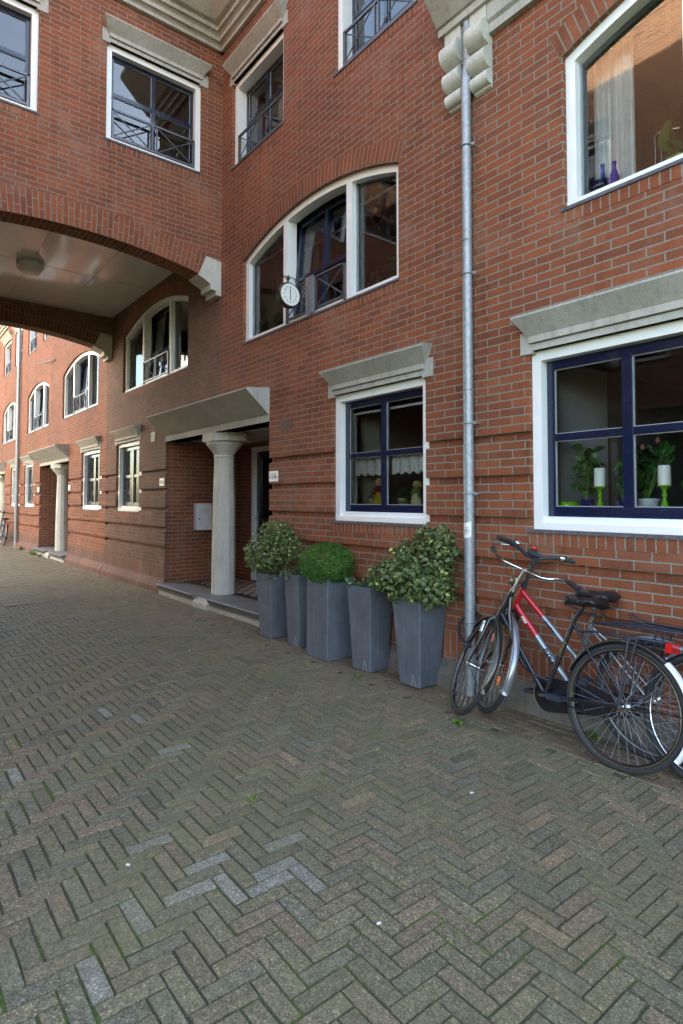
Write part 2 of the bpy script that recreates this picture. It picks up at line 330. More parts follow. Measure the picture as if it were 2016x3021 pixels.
def win_arch(parent, T, x0, x1, z0=3.52, zs=4.6, rise=.28, rm='dark_room', m1=.30, m2=.71, open_=True, rm_depth=1.5):
    xc = (x0+x1)/2; hw = (x1-x0)/2; e = .003; az = lambda x, o=0: arc_z(max(x0, min(x1, x)), xc, hw, zs, rise)-o
    m = MB(T); m.box(x0-e, x1+e, .04, .17, z0, z0+.055); m.box(x0-e, x0+.07, .0445, .17, z0+.055, az(x0)+.004); m.box(x1-.07, x1+e, .0445, .17, z0+.055, az(x1)+.004)
    n = 28
    for i in range(n):
        a = x0+(x1-x0)*i/n; b = x0+(x1-x0)*(i+1)/n
        P = [(a,.042,az(a,.075)),(b,.042,az(b,.075)),(b,.042,az(b)+e),(a,.042,az(a)+e),(a,.17,az(a,.075)),(b,.17,az(b,.075))]
        m.add(P, [(0,1,2,3),(0,4,5,1)])
    xa = x0+(x1-x0)*m1; xb = x0+(x1-x0)*m2
    for q in (xa, xb): m.box(q-.042, q+.042, .04, .17, z0+.055, az(q, .06))
    w = obj('window', m, M['white'], parent)
    p = MB(T); g = MB(T)
    for a, b in ((x0+.07, xa-.042), (xb+.042, x1-.07)):
        k = 8; top = [(a+(b-a)*i/k) for i in range(k+1)]
        pts = [(b,.125,z0+.055),(a,.125,z0+.055)]+[(t,.125,az(t,.07)) for t in top]
        p.add(pts, [tuple(range(len(pts)))[::-1]])
        g = MB(T); g.box(a, a+.012, .10, .14, z0+.055, az(a, .075)); g.box(b-.012, b, .1, .14, z0+.055, az(b, .075)); g.box(a+.012, b-.012, .1, .14, z0+.055, z0+.067); obj('glazing_bead', g, M['bead'], w)
    # centre casement, hinged at its foot and tipped inwards
    a, b = xa+.042, xb-.042; tl = Matrix.Identity(4)
    if open_:
        pv = Vector((0, .12, z0+.06)); tl = Matrix.Translation(pv) @ Matrix.Rotation(-R(4.5), 4, 'X') @ Matrix.Translation(-pv)
    s = MB(T @ tl); ps = MB(T @ tl); d = .115; mid = z0+.56; xm = (a+b)/2; mt_ = lambda x: az(x, .085)
    s.box(a, a+.055, d, d+.05, z0+.06, mt_(a)); s.box(b-.055, b, d, d+.05, z0+.06, mt_(b)); s.box(a+.055, b-.055, d, d+.05, z0+.06, z0+.125)
    k = 8
    for i in range(k):
        u = a+(b-a)*i/k; v = a+(b-a)*(i+1)/k
        s.add([(u,d,mt_(u)-.06),(v,d,mt_(v)-.06),(v,d,mt_(v)),(u,d,mt_(u)),(u,d+.05,mt_(u)-.06),(v,d+.05,mt_(v)-.06),(v,d+.05,mt_(v)),(u,d+.05,mt_(u))], [(0,1,2,3),(0,4,5,1),(3,2,6,7)])
    s.box(xm-.03, xm+.03, d-.004, d+.05, z0+.125, mt_(xm)-.06); s.box(a+.055, xm-.03, d+.002, d+.05, mid-.024, mid+.024); s.box(xm+.03, b-.055, d+.002, d+.05, mid-.024, mid+.024)
    obj('sash', s, M['navy'], w)
    for u, v in ((a+.055, xm-.03), (xm+.03, b-.055)):
        ps.add([(u,d+.03,z0+.125),(v,d+.03,z0+.125),(v,d+.03,mt_(v)-.05),(u,d+.03,mt_(u)-.05)], [(0,1,2,3)])
    p.v += ps.v[:0]; b0 = len(p.v); p.v += ps.v; p.f += [[i+b0 for i in f] for f in ps.f]; p.uv += ps.uv; p.mi += ps.mi; p.sm += ps.sm
    obj('pane', p, M['glass_up'], w)
    railing(w, T, xa+.04, xb-.04, z0+.06, d=.03)
    sill_bits(w, T, x0, x1, z0)
    room(parent, T, x0, x1, z0, ZA, M[rm], depth=rm_depth, d0=.2)
    return w
def lintel(parent, T, x0, x1, z, full=.27):
    """moulded cast-stone lintel: shoulder plate, two fascias and a sloping hood"""
    c = MB(T); a, b = x0-.062, x1+.09; e = z+full
    c.box(a, x0+.035, -.012, .05, z-.02, z+.14); c.box(x1-.03, b, -.012, .05, z-.02, z+.14)
    c.prism([(-.012+.0, z+.0), (.05, z+.0), (.05, z+.045), (-.012, z+.045)], x0+.036, x1-.031)
    c.prism([(-.034, z+.052), (.05, z+.046), (.05, z+.105), (-.034, z+.098)], x0+.02, x1-.005)
    # hood: tapered ends
    fr = [(a+.002, -.012), (b-.002, -.012)]; P = []
    lo, hi = z+.098, e
    xs0, xs1 = x0+.01, x1+.01
    P = [(xs0,-.028,lo),(xs1,-.028,lo),(b,-.13,e-.045),(a,-.13,e-.045),(b,-.13,e-.03),(a,-.13,e-.03),(b,.04,e),(a,.04,e),(xs0,.04,lo),(xs1,.04,lo),(b,-.011,z+.14),(a,-.011,z+.14)]
    c.add(P, [(0,1,2,3),(3,2,4,5),(5,4,6,7),(8,9,1,0)])
    c.add([P[1],P[9],P[6],P[4],P[2]], [(0,1,2,3,4)]); c.add([P[8],P[0],P[3],P[5],P[7]], [(0,1,2,3,4)])
    return obj('lintel', c, M['stone'], parent)
def canopy(parent, T, x0, x1):
    c = MB(T); a, b = x0-.02, x1+.0; g = .045
    P = [(a,-.32,2.80),(b,-.32,2.80),(b,-.32,2.818),(a,-.32,2.818),(b,.03,2.853),(a,.03,2.853),(b,-.02,2.53),(a,-.02,2.53)]
    c.add(P, [(0,1,2,3)[::1],(3,2,4,5),(7,6,1,0)]); c.add([(b,.03,2.853),(b,-.32,2.818),(b,-.32,2.80),(b,-.02,2.53),(b,.03,2.53)], [(4,3,2,1,0)[::-1]]); c.add([(a,.03,2.853),(a,-.32,2.818),(a,-.32,2.80),(a,-.02,2.53),(a,.03,2.53)], [(0,1,2,3,4)[::-1]])
    c.box(x0, x1, -.008, .30, 2.44, 2.53)
    return obj('canopy', c, M['stone'], parent)
def column(parent, T, xc, yc=.24):
    col = obj('column', MB(T).lathe([(.17,.172),(.168,.6),(.158,1.4),(.141,2.05),(.141,2.10)], (xc, yc, 0), 12, smooth=False), M['stone_light'], parent)
    m = MB(T).lathe([(.139,2.10),(.150,2.103),(.150,2.118),(.142,2.122),(.142,2.14),(.15,2.145),(.15,2.155),(.16,2.165),(.21,2.235),(.245,2.27),(.262,2.30),(.262,2.325)], (xc, yc, 0), 32)
    oc = [(xc+.385*math.cos(R(22.5+45*k)), yc+.01+.385*math.sin(R(22.5+45*k))) for k in range(8)]; oc = [(p[0], max(p[1], -.03)) for p in oc]
    m.prism(oc, 2.3255, 2.4385, axis='z')
    # octagonal abacus with a flat front
    obj('capital', m, M['stone_light'], col)
    return col
def mailbox(x, y, z, label):
    t = thing('mailbox', label, 'mailbox', (x, y, z))
    m = MB(); m.box(x+.002, x+.10, y, y+.28, z, z+.443); b = obj('box', m, M['alu'], t)
    m = MB(); m.box(x+.10, x+.108, y+.008, y+.272, z+.01, z+.355); obj('door', m, M['alu'], t)
    m = MB(); m.prism([(x+.10, z+.365), (x+.112, z+.365), (x+.112, z+.43), (x+.10, z+.437)], y+.006, y+.274, axis='y'); obj('flap', m, M['alu'], t)
    m = MB(); m.box(x+.108, x+.110, y+.09, y+.21, z+.312, z+.335); obj('name_plate', m, M['cream'], t)
    m = MB(); m.lathe([(0,.006),(.012,.006),(.012,0)], (x+.109, y+.055, z+.185), 12, axis='x'); obj('lock', m, M['black'], t)
def text_mesh(body, size, mtx, mt, parent, name='lettering', ext=.0015, bold=0., align='CENTER', shear=0., space=1.):
    cu = bpy.data.curves.new('t', 'FONT'); cu.body = body; cu.size = size; cu.extrude = ext; cu.offset = bold; cu.align_x = align; cu.align_y = 'CENTER'; cu.shear = shear; cu.space_character = space
    to = bpy.data.objects.new('t', cu); S.collection.objects.link(to); bpy.context.view_layer.update()
    me = bpy.data.meshes.new_from_object(to.evaluated_get(bpy.context.evaluated_depsgraph_get())); bpy.data.objects.remove(to)
    mb = MB(mtx); mb.add([tuple(v.co) for v in me.vertices], [tuple(p.vertices) for p in me.polygons])
    return obj(name, mb, mt, parent)
M['cream'] = plain('cream paper', (.6,.58,.44), .6)
def plaque(T, x, z, body, label, w=.185, h=.125):
    ctr = T @ Vector((x+w/2, 0, z)); t = thing('house_number', label, 'house number', ctr)
    m = MB(T); m.box(x, x+w, -.012, .0, z, z+h); obj('plate', m, M['plate'], t)
    if body: text_mesh(body, .082, T @ Matrix.Translation((x+w/2, -.0125, z+h/2-.003)) @ Matrix.Rotation(R(90), 4, 'X'), M['black'], t, bold=.0012)
def facade_plate_wall(parent, x0, x1, ops, arches, recs, ztop, lows, name='wall', brick='brick'):
    m = MB(); banded(m, x0, x1, ops, ztop)
    for a in arches: arch_fill(m, a[0], a[1], 4.6, .28)
    return obj(name, m, M[brick], parent)
# ================================================================ ground
def pavermat():
    m, nt, N, L, P = mat('street pavers'); a = N.new('ShaderNodeAttribute'); a.attribute_name = 'Col'; geo = N.new('ShaderNodeNewGeometry'); pos = geo.outputs['Position']
    vo = N.new('ShaderNodeTexVoronoi'); vo.inputs['Scale'].default_value = 190; L.new(pos, vo.inputs['Vector'])
    vc = N.new('ShaderNodeSeparateColor'); L.new(vo.outputs['Color'], vc.inputs[0])
    r = ramp(N, [(0,(.42,.42,.42)),(.45,(.88,.86,.84)),(.8,(1.25,1.2,1.14)),(.93,(1.55,1.48,1.4)),(1,(2.4,2.3,2.15))]); L.new(vc.outputs[0], r.inputs[0])
    c = mixc(N, L, a.outputs['Color'], r.outputs[0], .9, 'MULTIPLY')
    n2 = noise(N, L, pos, 1.1, 5, .65); n3 = noise(N, L, pos, 35, 5, .7)
    r2 = ramp(N, [(.42,(0,0,0)),(.66,(.55,.55,.55))]); L.new(n2, r2.inputs[0]); c = mixc(N, L, c, (.165,.145,.07), r2.outputs[0])
    r3 = ramp(N, [(.3,(.75,.75,.75)),(.7,(1.2,1.2,1.2))]); L.new(n3, r3.inputs[0]); c = mixc(N, L, c, r3.outputs[0], 1, 'MULTIPLY')
    L.new(c, P.inputs['Base Color']); P.inputs['Roughness'].default_value = .72; P.inputs['Specular IOR Level'].default_value = .35
    bp = N.new('ShaderNodeBump'); bp.inputs['Distance'].default_value = .0016; bp.inputs['Strength'].default_value = .7; L.new(noise(N, L, pos, 260, 3, .7), bp.inputs['Height']); L.new(bp.outputs[0], P.inputs['Normal'])
    return m
def jointmat():
    m, nt, N, L, P = mat('mossy joint sand'); geo = N.new('ShaderNodeNewGeometry'); pos = geo.outputs['Position']
    n = noise(N, L, pos, 1.6, 6, .7); n2 = noise(N, L, pos, 120, 3)
    r = ramp(N, [(.40,(.06,.055,.042)),(.50,(.06,.07,.026)),(.60,(.085,.13,.018)),(.78,(.13,.19,.02))]); L.new(n, r.inputs[0])
    r2 = ramp(N, [(.3,(.6,.6,.6)),(.7,(1.3,1.3,1.3))]); L.new(n2, r2.inputs[0]); L.new(mixc(N, L, r.outputs[0], r2.outputs[0], 1, 'MULTIPLY'), P.inputs['Base Color']); P.inputs['Roughness'].default_value = .95
    return m
def ground():
    m = MB(); m.add([(-150,-150,-.05),(150,-150,-.05),(150,150,-.05),(-150,150,-.05)], [(0,1,2,3)])
    tag(obj('ground', m, jointmat()), kind='structure')
    Wc = .0682; V = []; F = []; C = []; rect = []
    ang = R(.6); ca, sa = math.cos(ang), math.sin(ang); yb = -.46
    ox, oy = -2.35, -2.697
    pal = [((.180,.154,.098),40),((.184,.147,.100),26),((.158,.145,.105),16),((.20,.150,.106),8),((.25,.185,.12),1.0),((.29,.27,.215),.001),((.14,.122,.086),10)]
    cols = [p[0] for p in pal]; pw = np.array([p[1] for p in pal], float); pw /= pw.sum()
    for i in range(-75, 225):
        for j in range(-18, 90):
            # lattice a=(−1,1), b=(−3,−3)
            X = (-i*1.0 - j*3)*Wc; Y = (i*1.0 - j*3)*Wc
            for hx, hy, w, h in ((X-3*Wc, Y, 3*Wc, Wc), (X-Wc, Y+Wc, Wc, 3*Wc)):
                cx, cy = ox+(hx+w/2), oy+(hy+h/2)
                if -27 < cx < 3 and -4.9 < cy < yb-.02:
                    rect.append((cx, cy, w, h))
    # clipped field edge against the border rows
    out = []
    for cx, cy, w, h in rect:
        if cy+h/2 > yb: 
            lo = cy-h/2
            if yb-lo < .015: continue
            cy = (lo+yb)/2; h = yb-lo
        out.append((cx, cy, w, h))
    y = yb; k = 0
    while y < .2:
        x = -27+(k % 2)*.105
        while x < 3: out.append((x+.105, y+.034, .21, .068)); x += .21
        y += .068; k += 1
    g = .0034; bev = .0028
    for cx, cy, w, h in out:
        if -9.3 < cx < -6 and cy > -.06: continue
        b = len(V); jx, jy = random.gauss(0, .0011), random.gauss(0, .0011); t = random.gauss(0, .008); gg = g*random.uniform(.55, 1.35)
        hz = random.gauss(0, .0016); tx, ty = random.gauss(0, .009), random.gauss(0, .009); ct, st = math.cos(t), math.sin(t)
        for (qx, qy, qz) in ((w/2-gg, h/2-gg, -.012), (w/2-gg-bev, h/2-gg-bev, 0)):
            for sx, sy in ((-1,-1),(1,-1),(1,1),(-1,1)):
                lx, ly = sx*qx, sy*qy; V.append((cx+jx+lx*ct-ly*st, cy+jy+lx*st+ly*ct, qz+(hz+tx*lx+ty*ly if qz == 0 else 0) + gz(cx, cy)))
        F += [(b+4,b+5,b+6,b+7)]+[(b+q,b+(q+1)%4,b+4+(q+1)%4,b+4+q) for q in range(4)]
        c = np.array(cols[rng.choice(len(cols), p=pw)])*random.uniform(.9, 1.1)
        if -4.6 < cx < -1.9 and -3.2 < cy < -2.1 and random.random() < .055: c = np.array((.235,.225,.19))*random.uniform(.85, 1.15)
        if cy > yb: c = np.array((.175,.132,.095))*random.uniform(.8, 1.15)
        C += [tuple(c)]*20
    nbk = len(F); nx, ny = 250, 44; b = len(V)
    for i in range(nx+1):
        for j in range(ny+1): x, y = -27.2+30.4*i/nx, -5.0+5.25*j/ny; V.append((x, y, -.0072+gz(x, y)))
    for i in range(nx):
        for j in range(ny): q = b+i*(ny+1)+j; F.append((q, q+ny+1, q+ny+2, q+1)); C += [(.1,.1,.08)]*4
    me = bpy.data.meshes.new('street'); me.from_pydata(V, [], F); ca_ = me.color_attributes.new('Col', 'FLOAT_COLOR', 'CORNER')
    ca_.data.foreach_set('color', np.array([(*c, 1) for c in C], dtype=np.float32).ravel()); me.materials.append(pavermat()); me.materials.append(jointmat()); me.polygons.foreach_set('material_index', [0]*nbk+[1]*(len(F)-nbk))
    o = bpy.data.objects.new('street', me); S.collection.objects.link(o); tag(o, kind='structure')
def gz(x, y): return .0055*math.sin(x*2.1+y*1.3)*math.sin(y*2.7-x*.6) + .002*math.sin(x*5.3+1)*math.sin(y*6.1)
ground()
# ================================================================ near building
LOW = (1.29, 2.575); UPZ = (5.96, 7.13); T0 = I4
def tilemat():
    m, nt, N, L, P = mat('checker floor tiles'); geo = N.new('ShaderNodeNewGeometry'); ch = N.new('ShaderNodeTexChecker'); ch.inputs['Scale'].default_value = 10
    ch.inputs['Color1'].default_value = (.42,.40,.31,1); ch.inputs['Color2'].default_value = (.03,.026,.024,1); L.new(geo.outputs['Position'], ch.inputs['Vector'])
    mp = N.new('ShaderNodeMapping'); mp.inputs['Location'].default_value = (0,0,.5); L.new(geo.outputs['Position'], mp.inputs[0]); L.new(mp.outputs[0], ch.inputs['Vector'])
    L.new(ch.outputs[0], P.inputs['Base Color']); P.inputs['Roughness'].default_value = .35; return m
M['tiles'] = tilemat(); M['tile_edge'] = plain('dark tile border', (.035,.025,.024), .4, var=.3, nscale=12)
M['mat'] = plain('coir mat', (.015,.015,.017), .95)
def recess(parent, x0, x1, door_x=None, deep=1.3):
    m = MB(); m.box(x0-.25, x0+.003, .048, deep+.1, .0, 2.4395); m.box(x1, x1+.25, .262, deep+.1, .0, 2.6)
    dx = door_x; ops = [(dx, dx+1.02, 0, 2.38)] if dx is not None else []
    wallgrid(m, x0, x1, 0, 2.6, ops, th=deep+.12, d=deep); obj('porch_wall', m, M['brick'], parent)
    obj('porch_ceiling', MB().box(x0, x1, .30, deep, 2.46, 2.56), M['stone_light'], parent)
    b = .27
    m = MB(); m.box(x0, x1, .312, deep, .10, .160); obj('porch_floor', m, M['tile_edge'], parent)
    m = MB(); m.box(x0+.16, x1-.16, .312+.14, deep-.1, .1605, .1655); obj('floor_tiles', m, M['tiles'], parent)
    xm = (x0+x1)/2
    xn0, xn1 = xm-.24, xm+.20
    st = MB(); prof = [(.31,.06),(.31,.17),(-.14,.17),(-.15,.160),(-.128,.142),(-.115,.115),(-.095,.088),(-.09,.06)]
    st.prism(prof, x0-.01, xn0); st.prism(prof, xn1, x1+.01); st.box(xn0+.0005, xn1-.0005, -.055, .31, .06, .1695)
    obj('step', st, M['step'], parent)
    rs = MB(); rs.box(x0-.01, x1+.01, -.088, .30, -.02, .0595); rs.prism([(-.0555,.0597),(-.0555,.13),(-.075,.12),(-.125,.08),(-.13,.0597)], xn0+.004, xn1-.004); rs.box(xn0+.004, xn1-.004, -.13, -.089, -.02, .0595)
    obj('step_riser', rs, M['stone'], parent)
    if dx is not None:
        T = Matrix.Translation((0, deep, 0)); m = MB(T); m.box(dx, dx+.075, -.01, .1, .165, 2.38); m.box(dx+.945, dx+1.02, -.01, .1, .165, 2.38); m.box(dx+.075, dx+.945, -.01, .1, 2.305, 2.38)
        fr = obj('door_frame', m, M['white'], parent)
        m = MB(T); a, c = dx+.075, dx+.945; m.box(a, c, .05, .09, .165, .95); m.box(a, a+.12, .05, .09, .95, 2.305); m.box(c-.12, c, .05, .09, .95, 2.305); m.box(a+.12, c-.12, .05, .09, 2.19, 2.305)
        dd = obj('door', m, M['navy'], parent)
        m = MB(T); m.add([(a+.12,.07,.95),(c-.12,.07,.95),(c-.12,.07,2.19),(a+.12,.07,2.19)], [(0,1,2,3)]); obj('pane', m, M['glass'], dd)
        m = MB(T); m.box(a+.02, a+.055, .035, .05, 1.0, 1.32); m.tube([(a+.037,.04,1.2),(a+.037,-.0,1.2),(a+.13,-.0,1.2)], .009, 8); obj('handle', m, M['galv'], dd)
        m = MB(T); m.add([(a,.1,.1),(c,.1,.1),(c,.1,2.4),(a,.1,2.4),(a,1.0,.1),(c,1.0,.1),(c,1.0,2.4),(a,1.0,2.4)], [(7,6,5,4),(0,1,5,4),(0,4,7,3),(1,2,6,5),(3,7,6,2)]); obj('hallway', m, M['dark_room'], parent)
def plinth(parent, segs, soldier='soldier'):
    for a, b in segs:
        m = MB(); m.sw = True; m.box(a, b, -.003, .1, .2, .4375); obj('plinth_course', m, M[soldier], parent)
        m = MB(); m.sw = True; m.prism([(.1,-.02),(.1,.2),(-.004,.2),(-.022,.18),(-.072,.11),(-.082,.09),(-.084,-.02)], a, b)
        obj('plinth', m, M['plinth' if soldier == 'soldier' else 'brick_dark'], parent)
nb = thing('brick_building', 'red brick house with navy sash windows right of the archway and drainpipe', 'building', (-7.35, 0, 0), 'brick houses along the alley')
SQ = [(-4.83,-3.518),(-2.495,-1.185),(-11.72,-10.46)]; AR = [(-6.73,-3.845),(-2.20,.68),(-11.39,-8.43)]; UQ = [(-7.05,-5.785),(-4.79,-3.60)]; REC = [(-9.25,-6.07)]
ops = [(a, b, LOW[0], LOW[1]+.0) for a, b in SQ]+[(a, b, 3.52, ZA) for a, b in AR]+[(a, b, *UPZ) for a, b in UQ]+[(a, b, -1, 2.44) for a, b in REC]
m = MB(); banded(m, -7.36, -5.3, ops, 8.3); banded(m, -5.3, 4, ops, 7.5)
for a, b in AR[:2]: arch_fill(m, a, b, 4.6, .28)
obj('wall', m, M['brick'], nb)
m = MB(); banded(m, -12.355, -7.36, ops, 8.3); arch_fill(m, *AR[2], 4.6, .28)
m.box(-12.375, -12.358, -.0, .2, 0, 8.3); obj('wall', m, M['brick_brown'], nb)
def courses(parent, T, arcs, strips):
    for a, b in arcs: m = MB(T); arch_ring(m, a, b, 4.6, .28, .205, over=.02); obj('arch_course', m, M['soldier'], parent)
    for a, b, z in strips: m = MB(T); soldier_strip(m, a-.02, b+.01, z-.108, z-.025); obj('soldier_course', m, M['soldier'], parent)
courses(nb, T0, AR, [(a, b, LOW[0]) for a, b in SQ]+[(a, b, 3.52) for a, b in AR]+[(a, b, UPZ[0]) for a, b in UQ])
plinth(nb, [(-6.068, 4)]); plinth(nb, [(-12.35, -9.252)], 'brick_dark')
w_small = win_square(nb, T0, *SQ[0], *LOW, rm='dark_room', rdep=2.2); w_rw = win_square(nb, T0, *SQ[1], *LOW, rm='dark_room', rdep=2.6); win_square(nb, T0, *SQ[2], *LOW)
for a, b in SQ: lintel(nb, T0, a, b, LOW[1])
for i, (a, b) in enumerate(AR): win_arch(nb, T0, a, b, open_=i != 1, m1=.325 if i != 1 else .28, m2=.735 if i != 1 else .72)
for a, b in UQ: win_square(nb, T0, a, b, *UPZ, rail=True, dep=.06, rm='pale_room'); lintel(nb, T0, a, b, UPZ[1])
recess(nb, *REC[0], door_x=-8.74); canopy(nb, T0, *REC[0]); column(nb, T0, -7.69)
m = MB()
for k in range(9): m.prism([(-.012, 2.305+k*.013), (.0, 2.300+k*.013), (.0, 2.306+k*.013), (-.012, 2.311+k*.013)], -5.785, -5.62)
m.box(-5.80, -5.785, -.014, 0, 2.295, 2.43); m.box(-5.62, -5.605, -.014, 0, 2.295, 2.43); m.box(-5.785, -5.62, -.014, 0, 2.42, 2.43); m.box(-5.785, -5.62, -.004, 0, 2.295, 2.42); obj('air_vent', m, M['vent'], nb)
m = MB()
for k in range(8): m.prism([(-.012, 2.49+k*.018), (.0, 2.485+k*.018), (.0, 2.494+k*.018), (-.012, 2.5+k*.018)], -9.86, -9.72)
m.box(-9.875, -9.86, -.014, 0, 2.475, 2.645); m.box(-9.72, -9.705, -.014, 0, 2.475, 2.645); m.box(-9.86, -9.72, -.014, 0, 2.63, 2.645); obj('air_vent', m, M['vent_pale'], nb)
# cornices
def cornice(mb, x0, x1, zb, k=1., big=.5):
    pr = [(.02,zb-.0),(-.05*k,zb),(-.05*k,zb+.05),(-.075*k,zb+.07),(-.11*k,zb+.075),(-.11*k,zb+.135),(-.135*k,zb+.155),(-.17*k,zb+.16),(-.17*k,zb+.22),(-.17*k-big*.12,zb+.235),(-.17*k-big,zb+.235+big*.9),(-.17*k-big,zb+.3+big*.9),(.02,zb+.3+big*.9)]
    mb.prism(pr, x0, x1)
m = MB(); cornice(m, -7.36, -5.3, 7.72); obj('cornice', m, M['stone'], nb)
m = MB(); x0 = -3.262
m.prism([(.02,5.345),(-.10,5.345),(-.10,5.41),(-.02+.0-.10,5.412),(-.42,5.78),(-.42,5.83),(.02,5.86)], x0, 4)
m.prism([(.02,5.12),(-.045,5.12),(-.045,5.19),(-.07,5.21),(-.07,5.3445),(.02,5.3445)], -2.786, 4)
obj('cornice', m, M['stone'], nb)
m = MB()
for a, b in ((-3.215, -3.045), (-2.955, -2.79)):
    m.prism([(.02,5.344),(-.075,5.344),(-.075,5.25),(-.05,5.20),(-.05,4.98),(-.035,4.85),(-.02,4.72),(.02,4.70)], a+.002, b-.002)
    for zc, yc, r_ in ((5.14, -.05, .098), (4.94, -.036, .08), (4.79, -.024, .058)):
        pr = [(yc+r_*math.cos(t), zc+r_*math.sin(t)) for t in np.linspace(R(75), R(285), 16)]; pr = [(min(.02, p[0]), p[1]) for p in pr]+[(.02, zc-r_), (.02, zc+r_)]
        m.prism(pr, a, b, smooth=False)
obj('corbel', m, M['stone_light'], nb)
obj('roof', MB().box(-12.3, -5.3, .3, 8, 8.305, 8.4), M['roof'], nb)
obj('roof', MB().box(-5.298, 4, .27, 3.0, 7.505, 7.6), M['roof'], nb); obj('sun_block', MB().box(-12.3, 4, 3.01, 8, 8.401, 11.2), M['roof'], nb); obj('sun_block_base', MB().box(-5.29, 4, 3.01, 3.2, 7.4, 8.4), M['roof'], nb)  # unseen upper block added to hold back the sun over the alley
m = MB(); m.box(-12.3, 4.2, 7.8, 8, 0, 8.305); m.box(4.0, 4.2, .0, 7.79, 0, 8.3); m.box(-12.3, -12.2, .3, 7.79, 0, 8.3); obj('rear_wall', m, M['brick_brown'], nb)
# ================================================================ bridge over the alley
br = thing('archway_building', 'brick bridge house with segmental arch and railed windows spanning the alley', 'building', (-9.7, -1.94, 4.3))
TB = T_bridge(-7.35); ac, ahw = -1.94, 1.705; az0, arise = 4.522, .198
def bridge_wall(Tm, th, wins, ztop, matname='brick'):
    m = MB(Tm); wallgrid(m, -4.8, -.0, ZA+.0625, ztop, wins, th=th); L_, R_ = ac-ahw, ac+ahw
    arch_fill(m, L_, R_, az0, arise, ztop=ZA+.0625, th=th, n=30)
    m.box(R_, -.001, 0, th, 4.78, ZA+.0625); m.box(-4.8, L_, 0, th, 4.78, ZA+.0625)
    return m
bw = [(-1.565,-.31,5.93,7.155), (-3.56,-2.32,5.93,7.155)]
obj('wall', bridge_wall(TB, .30, bw, 8.0), M['brick'], br)
m = MB(TB); arch_ring(m, ac-ahw, ac+ahw, az0, arise, .31, d0=-.004); obj('arch_course', m, M['brick'], br)
courses(br, TB, [], [(a, b, c) for a, b, c, d in bw])
TBb = Matrix(((0,1,0,-12.36),(-1,0,0,0),(0,0,1,0),(0,0,0,1)))   # back wall, facing -x
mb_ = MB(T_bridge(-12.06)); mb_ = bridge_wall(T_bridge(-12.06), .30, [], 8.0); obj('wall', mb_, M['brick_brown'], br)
m = MB(T_bridge(-12.06)); arch_ring(m, ac-ahw, ac+ahw, az0, arise, .31, d0=-.004); obj('arch_course', m, M['brick_dark'], br)  # back wall and arch use darker bricks that paint in the passage's darkness
def springer(T, th, flip=1):
    m = MB(T); F = 3.136; q = [(340,800),(468,868),(462,1172),(425,1162),(425,1110),(390,1100),(388,1040),(287,975)]
    pr = [(-.226,4.806),(-.006,4.775),(-.006,4.30),(-.085,4.30),(-.085,4.365),(-.16,4.365),(-.16,4.44),(-.345,4.525)]
    if flip < 0: pr = [(2*ac-a, b) for a, b in pr][::-1]
    m.prism(pr, -.012, th-.003, axis='y'); obj('springer', m, M['stone_light'], br)
for T, f in ((TB,1),(TB,-1),(T_bridge(-12.06),1),(T_bridge(-12.06),-1)): springer(T, .30, f)
for a, b, c, d in bw: win_square(br, TB, a, b, c, d, rail=True, rm='dark_room'); lintel(br, TB, a, b, d)
m = MB(TB); cornice(m, -4.8, -.0, 7.72); obj('cornice', m, M['stone'], br)
m = MB(); m.box(-12.06, -7.65, -3.88, -.001, 5.15, 5.25); obj('ceiling', m, M['ceil'], br)
m = MB(); zc = 5.147
for y in (-.94, -1.88, -2.82): m.box(-12.06, -7.65, y-.003, y+.003, zc, 5.15)
for x in (-10.0,): m.box(x-.003, x+.003, -3.88, 0, zc-.0004, 5.15)
obj('panel_joint', m, M['seam'], br)
m = MB(); m.box(-12.36, -7.35, -4.8, -3.88, 0, 4.78); m.box(-12.05, -7.66, -4.8, -3.88, 4.78, 8); obj('pier', m, M['brick'], br)
obj('roof', MB().box(-12.35, -7.36, -4.8, .25, 8.405, 8.6), M['roof'], br)
obj('parapet', MB().box(-12.35, -7.36, -4.8, -.01, 8.001, 8.4), M['roof'], br)
# ceiling light in the passage
t = thing('ceiling_lamp', 'round white bulkhead lamp on the passage ceiling under the archway', 'ceiling lamp', (-10.02, -1.88, 5.147))
obj('lamp_base', MB().lathe([(0,0),(.19,0),(.19,-.075),(.165,-.085)], (-10.02,-1.88,5.146), 32), M['alu'], t)
obj('lamp_shade', MB().lathe([(.165,-.085),(.155,-.12),(.12,-.155),(.06,-.172),(0,-.176)], (-10.02,-1.88,5.146), 32), M['plate'], t)
# ================================================================ far building
fb = thing('brick_building', 'pinkish brick house beyond the archway with arched windows and second porch', 'building', (-12.4, 0, 0), 'brick houses along the alley')
SQ2 = [(-14.15,-12.79),(-20.55,-19.27),(-22.8,-21.45)]; AR2 = [(-15.95,-12.97),(-20.25,-17.42),(-24.65,-21.86)]; UQ2 = [(-18.25,-17.0),(-20.3,-19.06),(-22.45,-21.17),(-24.6,-23.18)]; REC2 = [(-18.36,-15.25),(-27.1,-23.97)]
ops = [(a, b, *LOW) for a, b in SQ2]+[(a, b, 3.52, ZA) for a, b in AR2]+[(a, b, *UPZ) for a, b in UQ2]+[(a, b, -1, 2.44) for a, b in REC2]
m = MB(); banded(m, -34, -12.375, ops, 8.3)
for a, b in AR2: arch_fill(m, a, b, 4.6, .28)
obj('wall', m, M['brick'], fb)
courses(fb, T0, AR2, [(a, b, z) for l, z in ((SQ2, LOW[0]), (AR2, 3.52), (UQ2, UPZ[0])) for a, b in l])
plinth(fb, [(-15.248,-12.375),(-23.968,-18.362),(-34,-27.102)], 'brick_dark')
for a, b in SQ2: win_square(fb, T0, a, b, *LOW); lintel(fb, T0, a, b, LOW[1])
